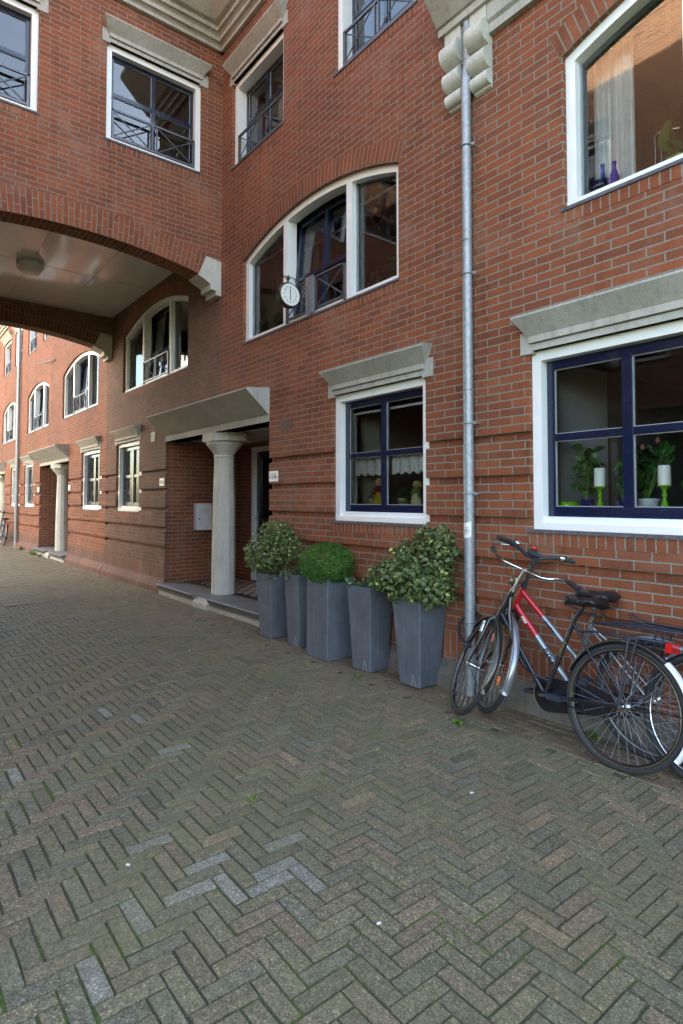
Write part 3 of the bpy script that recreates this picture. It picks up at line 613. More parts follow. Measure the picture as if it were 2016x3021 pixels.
for a, b in AR2: win_arch(fb, T0, a, b, rm='pale_room')
for a, b in UQ2: win_square(fb, T0, a, b, *UPZ, rail=True, dep=.06); lintel(fb, T0, a, b, UPZ[1])
for a, b in REC2: recess(fb, a, b, door_x=a+.5); canopy(fb, T0, a, b); column(fb, T0, (a+b)/2)
m = MB(); cornice(m, -34, -23.0, 7.62); obj('cornice', m, M['stone'], fb)
obj('roof', MB().box(-34, -12.4, .3, 8, 8.305, 8.4), M['roof'], fb)
obj('sun_block', MB().box(-34, -12.4, 3, 8, 8.401, 11.2), M['roof'], fb)  # unseen block on the far roof, added to shade the street from the sun
m = MB(); m.box(-34, -12.42, 7.8, 8, 0, 8.305); m.box(-34.2, -34.0, .0, 8, 0, 8.3); obj('rear_wall', m, M['brick_brown'], fb)
# ================================================================ opposite side of the alley
ob = thing('brick_building', 'brick house across the alley reflected in the window panes', 'building', (-2, -4.8, 0), 'brick houses along the alley')
TO = T_opp(-4.8); so_ = [(3.2,4.5),(5.6,6.9)]; ao = [(3.6,6.4)]; uo = [(4.4,5.6)]
ops = [(a, b, *LOW) for a, b in so_]+[(a, b, 3.52, ZA) for a, b in ao]+[(a, b, *UPZ) for a, b in uo]
m = MB(TO); banded(m, 2.4, 7.35, ops, 9.7, zb=0.)
for a, b in ao: arch_fill(m, a, b, 4.6, .28)
obj('wall', m, M['brick_opp'], ob)
for a, b in so_: win_square(ob, TO, a, b, *LOW); lintel(ob, TO, a, b, LOW[1])
for a, b in ao: win_arch(ob, TO, a, b, open_=False)
for a, b in uo: win_square(ob, TO, a, b, *UPZ, rail=True); lintel(ob, TO, a, b, UPZ[1])
obj('roof', MB().box(-7.35, -2.4, -9, -4.82, 9.71, 9.9), M['roof'], ob)
obj('end_wall', MB().box(-2.4, -2.2, -9, -4.8, 0, 9.7), M['brick_opp'], ob)
# ================================================================ drainpipes
def drainpipe(x, label, y=-.072, zt=5.35, r=.038, zb=.0, joints=(), clips=(), offs=True):
    t = thing('drainpipe', label, 'drainpipe', (x, y, 0), 'grey drainpipes')
    m = MB(); pts = [(x, y, 1.90), (x, y, zt-.75)]
    if offs: pts += [(x, y+.0, zt-.55), (x, y+.025, zt-.35), (x, y+.03, zt)]
    else: pts += [(x, y, zt)]
    m.tube(pts, r, 20); obj('pipe', m, M['galv'], t)
    m = MB(); m.tube([(x, y, zb), (x, y, 1.93)], r+.003, 20); obj('lower_pipe', m, M['galv'], t)
    for z in joints: obj('joint', MB().torus((x, y, z), r+.001, .0045, axis='z', n=24, m=8), M['galv'], t)
    for z in clips:
        m = MB(); m.tube([(x+(r+.006)*math.cos(a), y+(r+.006)*math.sin(a), z) for a in np.linspace(0, 2*math.pi, 21)], .006, 6); m.box(x+r, x+r+.035, y+.005, y+.013, z-.012, z+.012); m.tube([(x+r+.018, y+.01, z), (x+r+.018, .0, z)], .005, 6); obj('pipe_clip', m, M['galv'], t)
    return t
pp = drainpipe(-2.995, 'galvanised drainpipe between the two lower windows with a white sticker', joints=(5.0, 3.55, 2.36, 1.93), clips=(4.31, 3.28, 2.10, 1.55, .56))
drainpipe(-21.30, 'far grey drainpipe on the pinkish house beyond the archway', zt=7.7, r=.05, joints=(6, 3.4), clips=(5, 3.2, 2.1, 1.3, .4), offs=False)
m = MB(); n = 12; rs_ = .0425; cx, cy = -2.995, -.072; c0 = 1.258
for i in range(n):
    a0 = R(-137)+R(108)*i/n; a1 = R(-137)+R(108)*(i+1)/n; f = lambda a: (cx+rs_*math.cos(a), cy+rs_*math.sin(a)); k0, k1 = i/n, (i+1)/n
    (xa, ya), (xb, yb_) = f(a0), f(a1)
    m.add([(xa, ya, c0-.062+.022*k0), (xb, yb_, c0-.062+.022*k1), (xb, yb_, c0+.055+.022*k1), (xa, ya, c0+.055+.022*k0)], [(0,1,2,3)], smooth=True)
stk = obj('sticker', m, M['plate'], pp)
def on_pipe(u, v, r_=.0432):      # u across, v up, metres
    a = R(-84)+u/r_; return (cx+r_*math.cos(a), cy+r_*math.sin(a), c0+.006+v)
m = MB(); hexr = .021
def stroke(m, p, q, w):
    d = Vector((q[0]-p[0], q[1]-p[1])).normalized(); nx, ny = -d.y*w/2, d.x*w/2
    k = 4
    for i in range(k):
        a = [(p[0]+(q[0]-p[0])*t/k, p[1]+(q[1]-p[1])*t/k) for t in (i, i+1)]
        P = [on_pipe(a[0][0]-nx, a[0][1]-ny), on_pipe(a[1][0]-nx, a[1][1]-ny), on_pipe(a[1][0]+nx, a[1][1]+ny), on_pipe(a[0][0]+nx, a[0][1]+ny)]
        m.add(P, [(0,1,2,3)])
for i in range(3):
    a = R(95+120*i); stroke(m, (0, 0), (.016*math.cos(a), .016*math.sin(a)), .005)
    b = a+R(60); c = (.0125*math.cos(b), .0125*math.sin(b)); t = b+R(90); stroke(m, (c[0]-.004*math.cos(t), c[1]-.004*math.sin(t)), (c[0]+.004*math.cos(t), c[1]+.004*math.sin(t)), .0042)
for i in range(6):
    a, b = R(35+60*i+8), R(35+60*i+48); stroke(m, (.0255*math.cos(a), .0255*math.sin(a)), (.0255*math.cos(b), .0255*math.sin(b)), .0036)
for i in range(26):
    a = R(random.uniform(0, 360)); r_ = random.uniform(.031, .041); stroke(m, (r_*math.cos(a)*.8, r_*math.sin(a)), (r_*math.cos(a)*.8+random.uniform(-.004,.004), r_*math.sin(a)+random.uniform(-.004,.004)), .0014)
obj('printed_emblem', m, M['black'], stk)
# ================================================================ small wall things
mailbox(-9.25, .49, 1.0, 'silver grey letter box on the porch wall behind the stone column')
plaque(T0, -6.055, 1.715, '-11A-', 'white enamel number plate reading 11A right of the near porch')
plaque(T0, -9.478, 1.728, '-12A-', 'white enamel number plate reading 12A left of the near porch')
plaque(T0, -15.23, 1.73, '', 'small white number plate right of the far porch')
plaque(T0, -18.57, 1.73, '', 'small white number plate left of the far porch')
# clock on a bracket
M['backplate'] = plain('grey bracket plate', (.26,.26,.29), .5, .4, var=.1)
M['bronze'] = plain('dark bronze', (.07,.055,.045), .4, .7, var=.3, nscale=20)
xk, yk, zk, rk = -5.27, -.262, 3.69, .132
t = thing('wall_clock', 'round two-sided clock on a scrolled bracket in front of the arched window', 'clock', (xk, yk, zk))
m = MB(); m.lathe([(0,-.045),(rk*.9,-.045),(rk,-.036),(rk+.006,-.02),(rk+.002,-.006),(rk+.002,.006),(rk+.006,.02),(rk,.036),(rk*.93,.046),(rk*.9,.04)], (xk, yk, zk), 40, axis='x'); obj('case', m, M['bronze'], t)
m = MB(); m.lathe([(rk*.9,.040),(0,.040)], (xk, yk, zk), 40, axis='x'); face = obj('dial', m, M['plate'], t)
TC = Matrix.Translation((xk+.0412, yk, zk)) @ Matrix.Rotation(R(90), 4, 'Z') @ Matrix.Rotation(R(90), 4, 'X')
for h in range(1, 13):
    a = R(90-30*h); text_mesh(str(h), .026, TC @ Matrix.Translation((.078*math.cos(a), .078*math.sin(a), 0)), M['black'], face, 'numeral', ext=.0003, bold=.0004)
m = MB(TC); m.box(-.003, .003, -.015, .078, .0012, .0022); m.prism([(-.006,.03),(0,.078),(.006,.03)], .0012, .002, axis='z'); obj('minute_hand', m, M['black'], t)
m = MB(TC); m.box(-.0035, .0035, -.055, .015, .0026, .0036); m.prism([(-.0075,-.03),(.0075,-.03),(0,-.06)], .0026, .0034, axis='z'); obj('hour_hand', m, M['black'], t)
m = MB(); xb = xk+.02
m.tube([(xk, yk-.09+.18*k/10, zk+rk+.062+.010*math.sin(k/10*math.pi)) for k in range(-1, 6)]+[(xk+.03*k/8, yk+.0+.22*k/8, zk+rk+.072-.085*(k/8)**2) for k in range(1, 9)], .0045, 6)
m.tube([(xk, yk-.06, zk+rk+.06), (xk, yk-.02, zk+rk+.045), (xk, yk-.004, zk+rk+.0)], .004, 6); m.tube([(xk, yk+.08, zk+rk+.06), (xk+.02, yk+.13, zk+.05), (xk+.03, yk+.18, zk-.08), (xk+.03, yk+.19, zk-.12)], .0045, 6)
m.lathe([(0,.0),(.006,.0),(.006,.03),(.018,.045),(.02,.06),(.012,.075),(.004,.09),(0,.1)], (xk, yk, zk+rk), 14); obj('bracket', m, M['bronze'], t)
m = MB(); m.box(-5.262, -5.252, -.045+.0, -.04, 3.5, 3.93)
m = MB(); m.box(-5.285, -5.215, -.030, -.022, 3.53, 3.935); m.box(-5.205, -5.135, -.030, -.022, 3.53, 3.935); m.box(-5.29, -5.13, -.021, -.014, 3.55, 3.92); obj('back_plate', m, M['backplate'], t)
# overhead wire past the archway
t = thing('overhead_wire', 'thin suspension wire with turnbuckle high on the far brick house', 'wire', (-16.6, 0, 5.15))
m = MB(); m.tube([(-16.55, -.0, 5.16), (-17.6, -.16, 5.22), (-24, -1.2, 5.85), (-33, -2.6, 7.1)], .006, 5); obj('wire', m, M['rail'], t)
m = MB(); m.tube([(-16.75, -.03, 5.17), (-17.5, -.145, 5.215)], .02, 6); obj('turnbuckle', m, M['rail'], t)
# street drain
t = thing('street_drain', 'small iron drain grate set in the street bricks near the archway', 'drain', (-9.65, -2.02, 0))
m = MB(); framebox_ = m.box(-9.80, -9.50, -2.18, -1.86, -.03, .003); obj('grate_pit', m, M['black'], t)
m = MB(); m.box(-9.82,-9.795,-2.2,-1.84,-.02,.008); m.box(-9.505,-9.48,-2.2,-1.84,-.02,.008); m.box(-9.795,-9.505,-2.2,-2.175,-.02,.008); m.box(-9.795,-9.505,-1.865,-1.84,-.02,.008)
for k in range(8): m.box(-9.79, -9.51, -2.165+k*.037, -2.165+k*.037+.016, .0032, .007)
obj('grate', m, M['bronze'], t)
# ================================================================ planters
M['planter'] = None
def plantermat():
    m, nt, N, L, P = mat('blue grey fibre planter'); geo = N.new('ShaderNodeNewGeometry'); pos = geo.outputs['Position']
    n1 = noise(N, L, pos, 280, 3, .8); n2 = noise(N, L, pos, 5, 5, .65)
    mp = N.new('ShaderNodeMapping'); L.new(pos, mp.inputs[0]); mp.inputs['Scale'].default_value = (14,14,1.4); n3 = noise(N, L, mp.outputs[0], 2, 4)
    r = ramp(N, [(.3,(.07,.077,.095)),(.52,(.115,.125,.15)),(.72,(.23,.245,.29))]); L.new(n1, r.inputs[0])
    r2 = ramp(N, [(.3,(.78,.78,.8)),(.7,(1.15,1.15,1.15))]); L.new(n2, r2.inputs[0]); c = mixc(N, L, r.outputs[0], r2.outputs[0], 1, 'MULTIPLY')
    r3 = ramp(N, [(.3,(.8,.8,.8)),(.5,(.97,.97,.97)),(.72,(1.15,1.15,1.15))]); L.new(n3, r3.inputs[0]); c = mixc(N, L, c, r3.outputs[0], 1, 'MULTIPLY'); L.new(c, P.inputs['Base Color'])
    P.inputs['Roughness'].default_value = .6; bp = N.new('ShaderNodeBump'); bp.inputs['Distance'].default_value = .0012; L.new(n1, bp.inputs['Height']); L.new(bp.outputs[0], P.inputs['Normal']); return m
M['planter'] = plantermat(); M['soil'] = plain('potting soil', (.03,.022,.015), .95, var=.5, nscale=60, bump=.01)
M['lime'] = plain('limescale stain', (.42,.40,.36), .8, var=.2)
M['leaf'] = colattr('plant leaves', .38, .22, spec=.5); M['stem'] = plain('woody stem', (.10,.07,.045), .8)
def planter(cx, cy, w0, w1, h, label, stain=1, rz=0.):
    t = thing('planter', label, 'planter', (cx, cy, .002), 'square grey planters along the wall'); t.rotation_euler = (0, 0, R(rz)); t['_l'] = 1
    m = MB(); a, b = w0/2, w1/2; ch = .007; k = 6
    def sq(r_, z): return [(r_-ch,-r_,z),(r_,-r_+ch,z),(r_,r_-ch,z),(r_-ch,r_,z),(-r_+ch,r_,z),(-r_,r_-ch,z),(-r_,-r_+ch,z),(-r_+ch,-r_,z)]
    rings = [sq(a-.006, .0), sq(a, .008)]+[sq(a+(b-a)*(i/k)**1.15, h*i/k) for i in range(1, k)]+[sq(b, h-.004), sq(b-.004, h), sq(b-.018, h), sq(b-.022, h-.07)]
    V = [p for r_ in rings for p in r_]; F = [(i*8+j, i*8+(j+1)%8, (i+1)*8+(j+1)%8, (i+1)*8+j) for i in range(len(rings)-1) for j in range(8)]
    m.add(V, F); m.add(sq(a-.006, 0), [tuple(range(8))[::-1]]); obj('pot', m, M['planter'], t)
    m = MB(); m.add(sq(b-.021, h-.06), [tuple(range(8))]); obj('soil', m, M['soil'], t)
    if stain:
        m = MB(); y = lambda z: -(a+(b-a)*(z/h)**1.15)-.0012; q = .42*a
        pts = [(q-.022, 0), (q-.016, .045), (q-.008, .085), (q, .1), (q+.006, .09), (q+.013, .05), (q+.02, .015), (q+.03, .0)]
        for p, r_ in zip(pts, pts[1:]):
            w_ = .0022; m.add([(p[0]-w_, y(p[1]), p[1]), (p[0]+w_, y(p[1]), p[1]), (r_[0]+w_, y(r_[1]), r_[1]), (r_[0]-w_, y(r_[1]), r_[1])], [(0,1,2,3)])
        if stain == 1: obj('lime_stain', m, M['lime'], t)
    return t
planter(-5.63, -.20, .225, .30, .69, 'planter nearest the porch step, below the leftmost variegated bush', 0, 2)
planter(-5.10, -.19, .215, .275, .735, 'slim planter second from the porch holding only trailing ivy', 1, -1)
planter(-4.575, -.22, .335, .335, .765, 'widest straight-sided planter, below the clipped round box ball', 2, 1)
planter(-4.015, -.20, .23, .30, .735, 'planter with low ivy between the box ball and the holly bush', 1, 3)
planter(-3.44, -.172, .23, .325, .70, 'planter nearest the drainpipe, below the large holly bush', 1, 0)
def leafcloud(pts, nrm, size, shape, colf, curl=.25):
    """every leaf is a small folded blade; pts (n,3), nrm (n,3) facing"""
    m = MB(); out = []
    V = []; F = []; C = []; base = 0
    shp = {'oval': [(0,0),(.28,.25),(.34,.5),(.22,.8),(0,1),(-.22,.8),(-.34,.5),(-.28,.25)],
           'holly': [(0,0),(.16,.12),(.42,.22),(.24,.38),(.46,.55),(.22,.68),(.26,.86),(0,1.05),(-.26,.86),(-.22,.68),(-.46,.55),(-.24,.38),(-.42,.22),(-.16,.12)],
           'ivy': [(0,0),(.35,-.05),(.5,.25),(.3,.45),(.28,.6),(0,1),(-.28,.6),(-.3,.45),(-.5,.25),(-.35,-.05)],
           'blade': [(0,0),(.07,.3),(.06,.7),(0,1),(-.06,.7),(-.07,.3)]}[shape]
    k = len(shp); P = []; Cc = []
    for i in range(len(pts)):
        n = Vector(nrm[i]).normalized(); a = Vector(rng.normal(size=3)); u = (a - n*a.dot(n)).normalized(); w = n.cross(u); s = size*random.uniform(.65, 1.25); p = Vector(pts[i])
        b = len(P); fold = random.uniform(.1, .45)
        for x, y in shp: P.append(p + (u*y + w*x)*s + n*(abs(x)*fold - curl*y*y)*s)
        P.append(p + u*.5*s - n*curl*.25*s)
        c = colf(i, p)
        F += [(b+q, b+(q+1) % k, b+k) for q in range(k)]
        for q in range(k): 
            ce = c[1]; cc = c[0]; Cc += [ce, ce, cc]
    m.v = P; m.f = F; m.uv = [(0,0)]*(3*len(F)); m.mi = [0]*len(F); m.sm = [False]*len(F); m.col = Cc
    return m
def blob_points(ells, n, ylim=-.015, shell=.62, lumpy=1., rn=.55):
    out = []; nr = []
    vol = np.array([e[3]*e[4]*e[5] for e in ells])**.75; vol /= vol.sum()
    while len(out) < n:
        e = ells[rng.choice(len(ells), p=vol)]; d = rng.normal(size=3); d /= np.linalg.norm(d); r_ = shell+(1-shell)*rng.random()**.6
        lump = 1+lumpy*(.10*math.sin(d[0]*7+e[0]*9)*math.sin(d[2]*8+e[1]*5)+.05*math.sin(d[1]*15+d[2]*11))
        p = np.array(e[:3])+d*np.array(e[3:])*r_*lump
        if p[1] > ylim: p[1] = ylim-abs(rng.normal())*.02
        out.append(p); q = d/np.array(e[3:]); q = q/np.linalg.norm(q)+rng.normal(size=3)*rn+np.array([0,0,.35]); nr.append(q)
    return np.array(out), np.array(nr)
def plant(name, label, cat, base, mesh, stems, group=None):
    t = thing(name, label, cat, base, group); obj('foliage', mesh, M['leaf'], t)
    if stems:
        m = MB()
        for s in stems: m.tube(s, [.006-.004*i/(len(s)-1) for i in range(len(s))], 5)
        obj('stems', m, M['stem'], t)
    return t
def var_col(light=(.44,.50,.13), dark=(.042,.088,.032), edge=(.27,.33,.11), pl=.08):
    def f(i, p):
        if random.random() < pl: k = random.uniform(.8, 1.2); return (tuple(c*k for c in light),)*2
        k = random.uniform(.55, 1.35); e = random.uniform(.3, 1.)
        return (tuple(c*k for c in dark), tuple(d*k*(1-e)+q*e*k for d, q in zip(dark, edge)))
    return f
def radial_stems(c, pts, n, z0):
    st = []
    for i in range(n):
        p = pts[rng.integers(len(pts))]; m_ = ((c[0]+p[0])/2+random.uniform(-.03,.03), (c[1]+p[1])/2, (z0+p[2])/2+.04); st.append([(c[0]+random.uniform(-.03,.03), c[1], z0), m_, tuple(p)])
    return st
def bush(name, label, cat, base, ells, n, size, shape, colf, group=None, sprigs=14, z0=.62, ylim=-.02, shell=.62, lumpy=1.):
    pts, nr = blob_points(ells, n, ylim, shell, lumpy); st = radial_stems(base, pts, 26, z0)
    # sprigs that break the outline
    ex = []; en = []
    for k in range(sprigs):
        i = rng.integers(len(pts)); p = pts[i]; c = np.array(base)+np.array([0,0,.25]); d = p-np.array([base[0], base[1], p[2]-.12]); d /= np.linalg.norm(d); L_ = random.uniform(.06, .13)
        q = p+d*L_; 
        if q[1] > ylim: continue
        st.append([tuple(p-d*.08), tuple((p+q)/2+np.array([0,0,.01])), tuple(q)])
        for j in range(9): ex.append(p+d*L_*j/8+rng.normal(size=3)*size*.25); en.append(d*.3+rng.normal(size=3)*.6+np.array([0,0,.5]))
    if ex: pts = np.vstack([pts, ex]); nr = np.vstack([nr, en])
    return plant(name, label, cat, base, leafcloud(pts, nr, size, shape, colf), st, group)
bush('holly_bush', 'tall variegated holly bush with two leaders beside the drainpipe', 'bush', (-3.43, -.175, .66),
     [(-3.48,-.23,.85,.395,.25,.20), (-3.36,-.19,1.02,.31,.19,.19), (-3.38,-.16,1.17,.12,.10,.12), (-3.20,-.15,1.18,.11,.09,.13), (-3.70,-.26,.87,.18,.17,.13), (-3.25,-.24,.78,.22,.17,.13)], 3400, .035, 'holly', var_col(edge=(.22,.27,.09), pl=.06), 'variegated bushes in planters', 26)
bush('variegated_bush', 'loose variegated bush at the left end of the planter row by the porch', 'bush', (-5.63, -.2, .66),
     [(-5.68,-.26,.90,.33,.24,.22), (-5.55,-.22,1.10,.25,.19,.2), (-5.44,-.20,1.0,.27,.18,.2), (-5.80,-.26,.84,.2,.18,.16)], 3300, .030, 'oval', var_col(light=(.4,.47,.15), edge=(.25,.31,.10), pl=.07), 'variegated bushes in planters', 30)
def box_col(i, p):
    k = random.uniform(.5, 1.5); d = (.045*k, .135*k, .012*k)
    if random.random() < .22: d = (.12*k, .29*k, .03*k)  # some leaves coloured lighter as painted highlights
    return (d, d)
bush('box_ball', 'dense bright green clipped box ball in the widest planter', 'topiary', (-4.56, -.26, .72),
     [(-4.55,-.285,.895,.30,.25,.20)], 17000, .0115, 'oval', box_col, None, 0, lumpy=.25, shell=.88, ylim=-.03)
def ivy_col(i, p):
    k = random.uniform(.6, 1.3); d = (.03*k, .085*k, .025*k)
    if random.random() < .3: d = (.11*k, .2*k, .05*k)
    return (d, tuple(c*1.3 for c in d))
def ivy(label, base, vines, ell, n=260):
    pts, nr = blob_points(ell, n, -.02, .3); st = []; ex = []; en = []
    for v in vines:
        st.append(v)
        for a, b in zip(v, v[1:]):
            for j in range(9): q = np.array(a)+(np.array(b)-np.array(a))*j/9; ex.append(q+rng.normal(size=3)*.012); en.append(rng.normal(size=3)+np.array([.3,-.8,.6]))
    if ex: pts = np.vstack([pts, ex]); nr = np.vstack([nr, en])
    return plant('ivy', label, 'ivy', base, leafcloud(pts, nr, .034, 'ivy', ivy_col), st, 'ivy in planters')
ivy('green ivy trailing over the rim of the slim planter beside the box ball', (-5.09,-.2,.70), [[(-5.1,-.25,.76),(-5.2,-.34,.77),(-5.3,-.38,.70),(-5.42,-.42,.66)],[(-5.05,-.28,.76),(-5.1,-.36,.74),(-5.14,-.40,.67)],[(-5.1,-.2,.76),(-5.0,-.2,.84)]], [(-5.07,-.2,.775,.14,.13,.06),(-4.98,-.15,.83,.10,.08,.07)])
ivy('low dark ivy with pale sprig hanging left between box ball and holly', (-3.99,-.21,.70), [[(-4.0,-.3,.75),(-4.1,-.36,.78),(-4.2,-.36,.80)],[(-4.0,-.28,.75),(-4.12,-.37,.73)],[(-3.95,-.15,.75),(-3.85,-.12,.85)]], [(-3.93,-.17,.78,.16,.12,.07),(-3.84,-.14,.84,.11,.08,.08)], 330)
# ================================================================ bicycles
M['bblack'] = plain('black bicycle lacquer', (.012,.012,.016), .22, var=.3, nscale=20, coat=.5); M['tyre'] = plain('tyre rubber', (.022,.022,.024), .8, var=.3, nscale=60, bump=.0015, bscale=300)
M['chrome'] = plain('chrome', (.62,.62,.63), .14, 1., var=.15, nscale=30); M['rimg'] = plain('grey rim', (.22,.22,.22), .4, .8, var=.2, nscale=20); M['rubber'] = plain('grip rubber', (.018,.018,.022), .7)
M['bred'] = plain('red bicycle lacquer', (.42,.006,.012), .18, var=.1, coat=.6); M['bsilver'] = plain('silver bicycle lacquer', (.27,.28,.31), .25, .6, var=.06, coat=.4)
M['brack'] = plain('blue grey rack enamel', (.02,.024,.042), .45, var=.25, nscale=20); M['refl_red'] = plain('red reflector', (.5,.01,.008), .2, coat=.6); M['refl_or'] = plain('orange reflector', (.75,.12,.01), .25, coat=.5)
M['saddle'] = plain('saddle vinyl', (.014,.014,.016), .33, var=.2, nscale=20); M['gold'] = plain('gold line', (.30,.22,.09), .4, .4); M['whitep'] = plain('white mudguard paint', (.7,.7,.72), .35, var=.08, nscale=20)
M['lamp'] = plain('tarnished lamp shell', (.33,.29,.18), .3, .9, var=.3, nscale=20); M['lens'] = plain('lamp lens', (.7,.7,.68), .15)
def bicycle(label, loc, rz, lean, steer, st):
    root = thing('bicycle', label, 'bicycle', loc, 'bicycles leaning at the wall', local=True, rot=(R(lean), 0, R(rz)))
    wb = st.get('wb', 1.13); r0 = .345; cr = Vector(st.get('crown', (.96,0,.68))); tp = Vector(st.get('top', (.85,0,.87)))
    ax = (tp-cr).normalized(); TS = Matrix.Translation(cr) @ Matrix.Rotation(R(steer), 4, ax) @ Matrix.Translation(-cr)
    hubf = Vector((wb, 0, r0)); bb = Vector((.49,0,.29)); hubr = Vector((0,0,r0)); fm = M[st['frame']]
    def wheel(c, T, side):
        m = MB(T); m.torus(c, .327, .0185, n=56, m=10, sy=.95); w = obj('wheel', m, M['tyre'], root)
        m = MB(T); m.torus(c, .303, .0075, n=56, m=8, sy=1.7); obj('rim', m, M[st['rim']], w)
        if st.get('line'): 
            m = MB(T)
            for sy in (-1, 1): m.torus(c+Vector((0,.0135*sy,0)), .3095, .0016, n=56, m=5)
            obj('rim_line', m, M['gold'], w)
        m = MB(T)
        for k in range(36):
            a = 2*math.pi*k/36; sgn = 1 if k % 2 else -1; off = R(68)*(1 if (k//2) % 2 else -1)
            m.tube([c+Vector((.02*math.cos(a+off), .030*sgn, .02*math.sin(a+off))), c+Vector((.30*math.cos(a), .002*sgn, .30*math.sin(a)))], .00095, 4, cap=False)
        obj('spokes', m, M['galv'], w)
        m = MB(T); m.tube([c+Vector((0,-.038,0)), c+Vector((0,.038,0))], .016, 12); m.tube([c+Vector((0,-.062,0)), c+Vector((0,.062,0))], .005, 8)
        for q in (-.03, .03): m.tube([c+Vector((0,q-.0015,0)), c+Vector((0,q+.0015,0))], .026, 16)
        for q in (-.06, .06): m.tube([c+Vector((0,q-.006,0)), c+Vector((0,q+.006,0))], .009, 6)
        obj('hub', m, M['chrome'], w)
        return w
    wr = wheel(hubr, I4, 1); wf = wheel(hubf, TS, 1)
    if st.get('spoke_refl'):
        for q in (0.9, 3.6):
            for c_, T_, w_ in ((hubf, TS, wf),):
                m = MB(T_); p = c_+Vector((.21*math.cos(q), .012, .21*math.sin(q))); m.tube([p-Vector((.0,.0,.03)), p+Vector((0,0,.03))], .014, 8); obj('spoke_reflector', m, M['refl_or'], w_)
    def guard(c, T, a0, a1, mt, name='mudguard', rr=.362, hw=.026, host=None):
        m = MB(T); n = 26; pr = [(-hw,-.014),(-hw*.8,-.002),(-hw*.35,.005),(hw*.35,.005),(hw*.8,-.002),(hw,-.014)]; pr2 = [(p[0]*.93, p[1]-.0022) for p in pr][::-1]; q = pr+pr2; k = len(q); V = []
        for i in range(n+1):
            a = R(a0+(a1-a0)*i/n)
            for (h, dr) in q: V.append(c+Vector(((rr+dr)*math.cos(a), h, (rr+dr)*math.sin(a))))
        F = [(i*k+j, i*k+(j+1) % k, (i+1)*k+(j+1) % k, (i+1)*k+j) for i in range(n) for j in range(k)]+[tuple(range(k)), tuple(range(n*k, n*k+k))[::-1]]
        m.add(V, F, smooth=True); g = obj(name, m, M[mt], host or root)
        return g
    ga = guard(hubf, TS, 62 if st.get('fshort') else 48, 206, st['guard']); gb = guard(hubr, I4, 20, 212 if not st.get('white_tail') else 128, st['guard'])
    if st.get('line'):
        for c_, T_, a0, a1, g_ in ((hubf, TS, 48, 206, ga), (hubr, I4, 20, 142, gb)):
            m = MB(T_); 
            for sy in (-.021, .021): m.tube([c_+Vector((.3608*math.cos(R(a)), sy, .3608*math.sin(R(a)))) for a in np.linspace(a0, a1, 30)], .0014, 4)
            obj('pin_line', m, M['gold'], g_)
    if st.get('white_tail'):
        wt = guard(hubr, I4, 128, 214, 'whitep', 'mudguard_tail', rr=.364, hw=.031)
        m = MB(); a = R(166); c = hubr+Vector((.375*math.cos(a), 0, .375*math.sin(a))); m.prism([(-.376,.028),(-.405,.03),(-.412,.0),(-.41,-.045),(-.385,-.055),(-.372,-.01)], -.02, .02, axis='y')
        for i in range(len(m.v)): m.v[i] = m.v[i]+hubr+Vector((0,0,.075))
        obj('reflector', m, M['refl_red'], wt)
    # mudguard stays
    m = MB(); 
    for s in (-1, 1): m.tube([hubr+Vector((0,.055*s,0)), hubr+Vector((-.355,.028*s,.03))], .0028, 5)
    obj('mudguard_stay', m, M[st['stay']], root)
    m = MB(TS)
    for s in (-1, 1): m.tube([hubf+Vector((0,.05*s,0)), hubf+Vector((-.32,.026*s,-.145))], .0028, 5)
    obj('mudguard_stay', m, M[st['stay']], root)
    # fork
    m = MB(TS)
    for s in (-1, 1): m.tube([cr+Vector((.005,.012*s,.012)), cr+Vector((.012,.045*s,-.02)), cr+(hubf-cr)*.55+Vector((-.012,.048*s,0)), cr+(hubf-cr)*.85+Vector((-.006,.05*s,0)), hubf+Vector((0,.052*s,0))], [.014,.0135,.012,.009,.007], 10)
    m.tube([cr-ax*.0, cr+ax*.035], .017, 12); obj('fork', m, fm if not st.get('fork') else M[st['fork']], root)
    # main tubes
    L_ = (tp-cr).length
    m = MB(); m.tube([cr+ax*.03, tp], .0185, 14); 
    frame = obj('frame', m, fm if not st.get('head') else M[st['head']], root)
    def tubes(name, lst, mt): 
        m = MB(); 
        for p, r_ in lst: m.tube(p, r_, 12)
        return obj(name, m, M[mt], root)
    h1, h2 = cr+ax*.055, tp-ax*.03; sb = bb+Vector((-.004,0,.02)); stp = Vector(st.get('seat_top', (.335,0,.775)))
    if st['kind'] == 'loop':
        tubes('down_tube', [([h1, bb], .0155)], st['frame'])
        tubes('curved_tube', [([h2, h2+Vector((.0,0,-.12)), h2+Vector((-.03,0,-.25)), Vector((.735,0,.51)), Vector((.65,0,.43)), Vector((.55,0,.385)), Vector((.465,0,.375))], .0135)], st['frame'])
    else:
        d0, d1 = h1, bb; t0, t1 = h2, bb+(stp-bb)*.42; a = .38
        tubes('down_tube', [([d0, d0.lerp(d1, a)], .0225)], 'bred'); tubes('down_tube', [([d0.lerp(d1, a), d1], .0222)], 'bsilver')
        tubes('top_tube', [([t0, t0.lerp(t1, a)], .0185)], 'bred'); tubes('top_tube', [([t0.lerp(t1, a), t1], .0182)], 'bsilver')
        d = (d1-d0).normalized()
        def on_tube(p0, p1, f, r_, side, txt, size, mt, sh=0, out=.0):
            dd = (p1-p0).normalized(); yv = Vector((0, -side, 0)); 
            xv = dd; zv = Vector((0, side, 0)); yv = zv.cross(xv)
            c = p0.lerp(p1, f)+zv*(r_+.0006); mt4 = Matrix((xv, yv, zv)).transposed().to_4x4(); mt4.translation = c
            text_mesh(txt, size, mt4, M[mt], root, 'frame_lettering', ext=.0008, bold=.001, shear=.2)
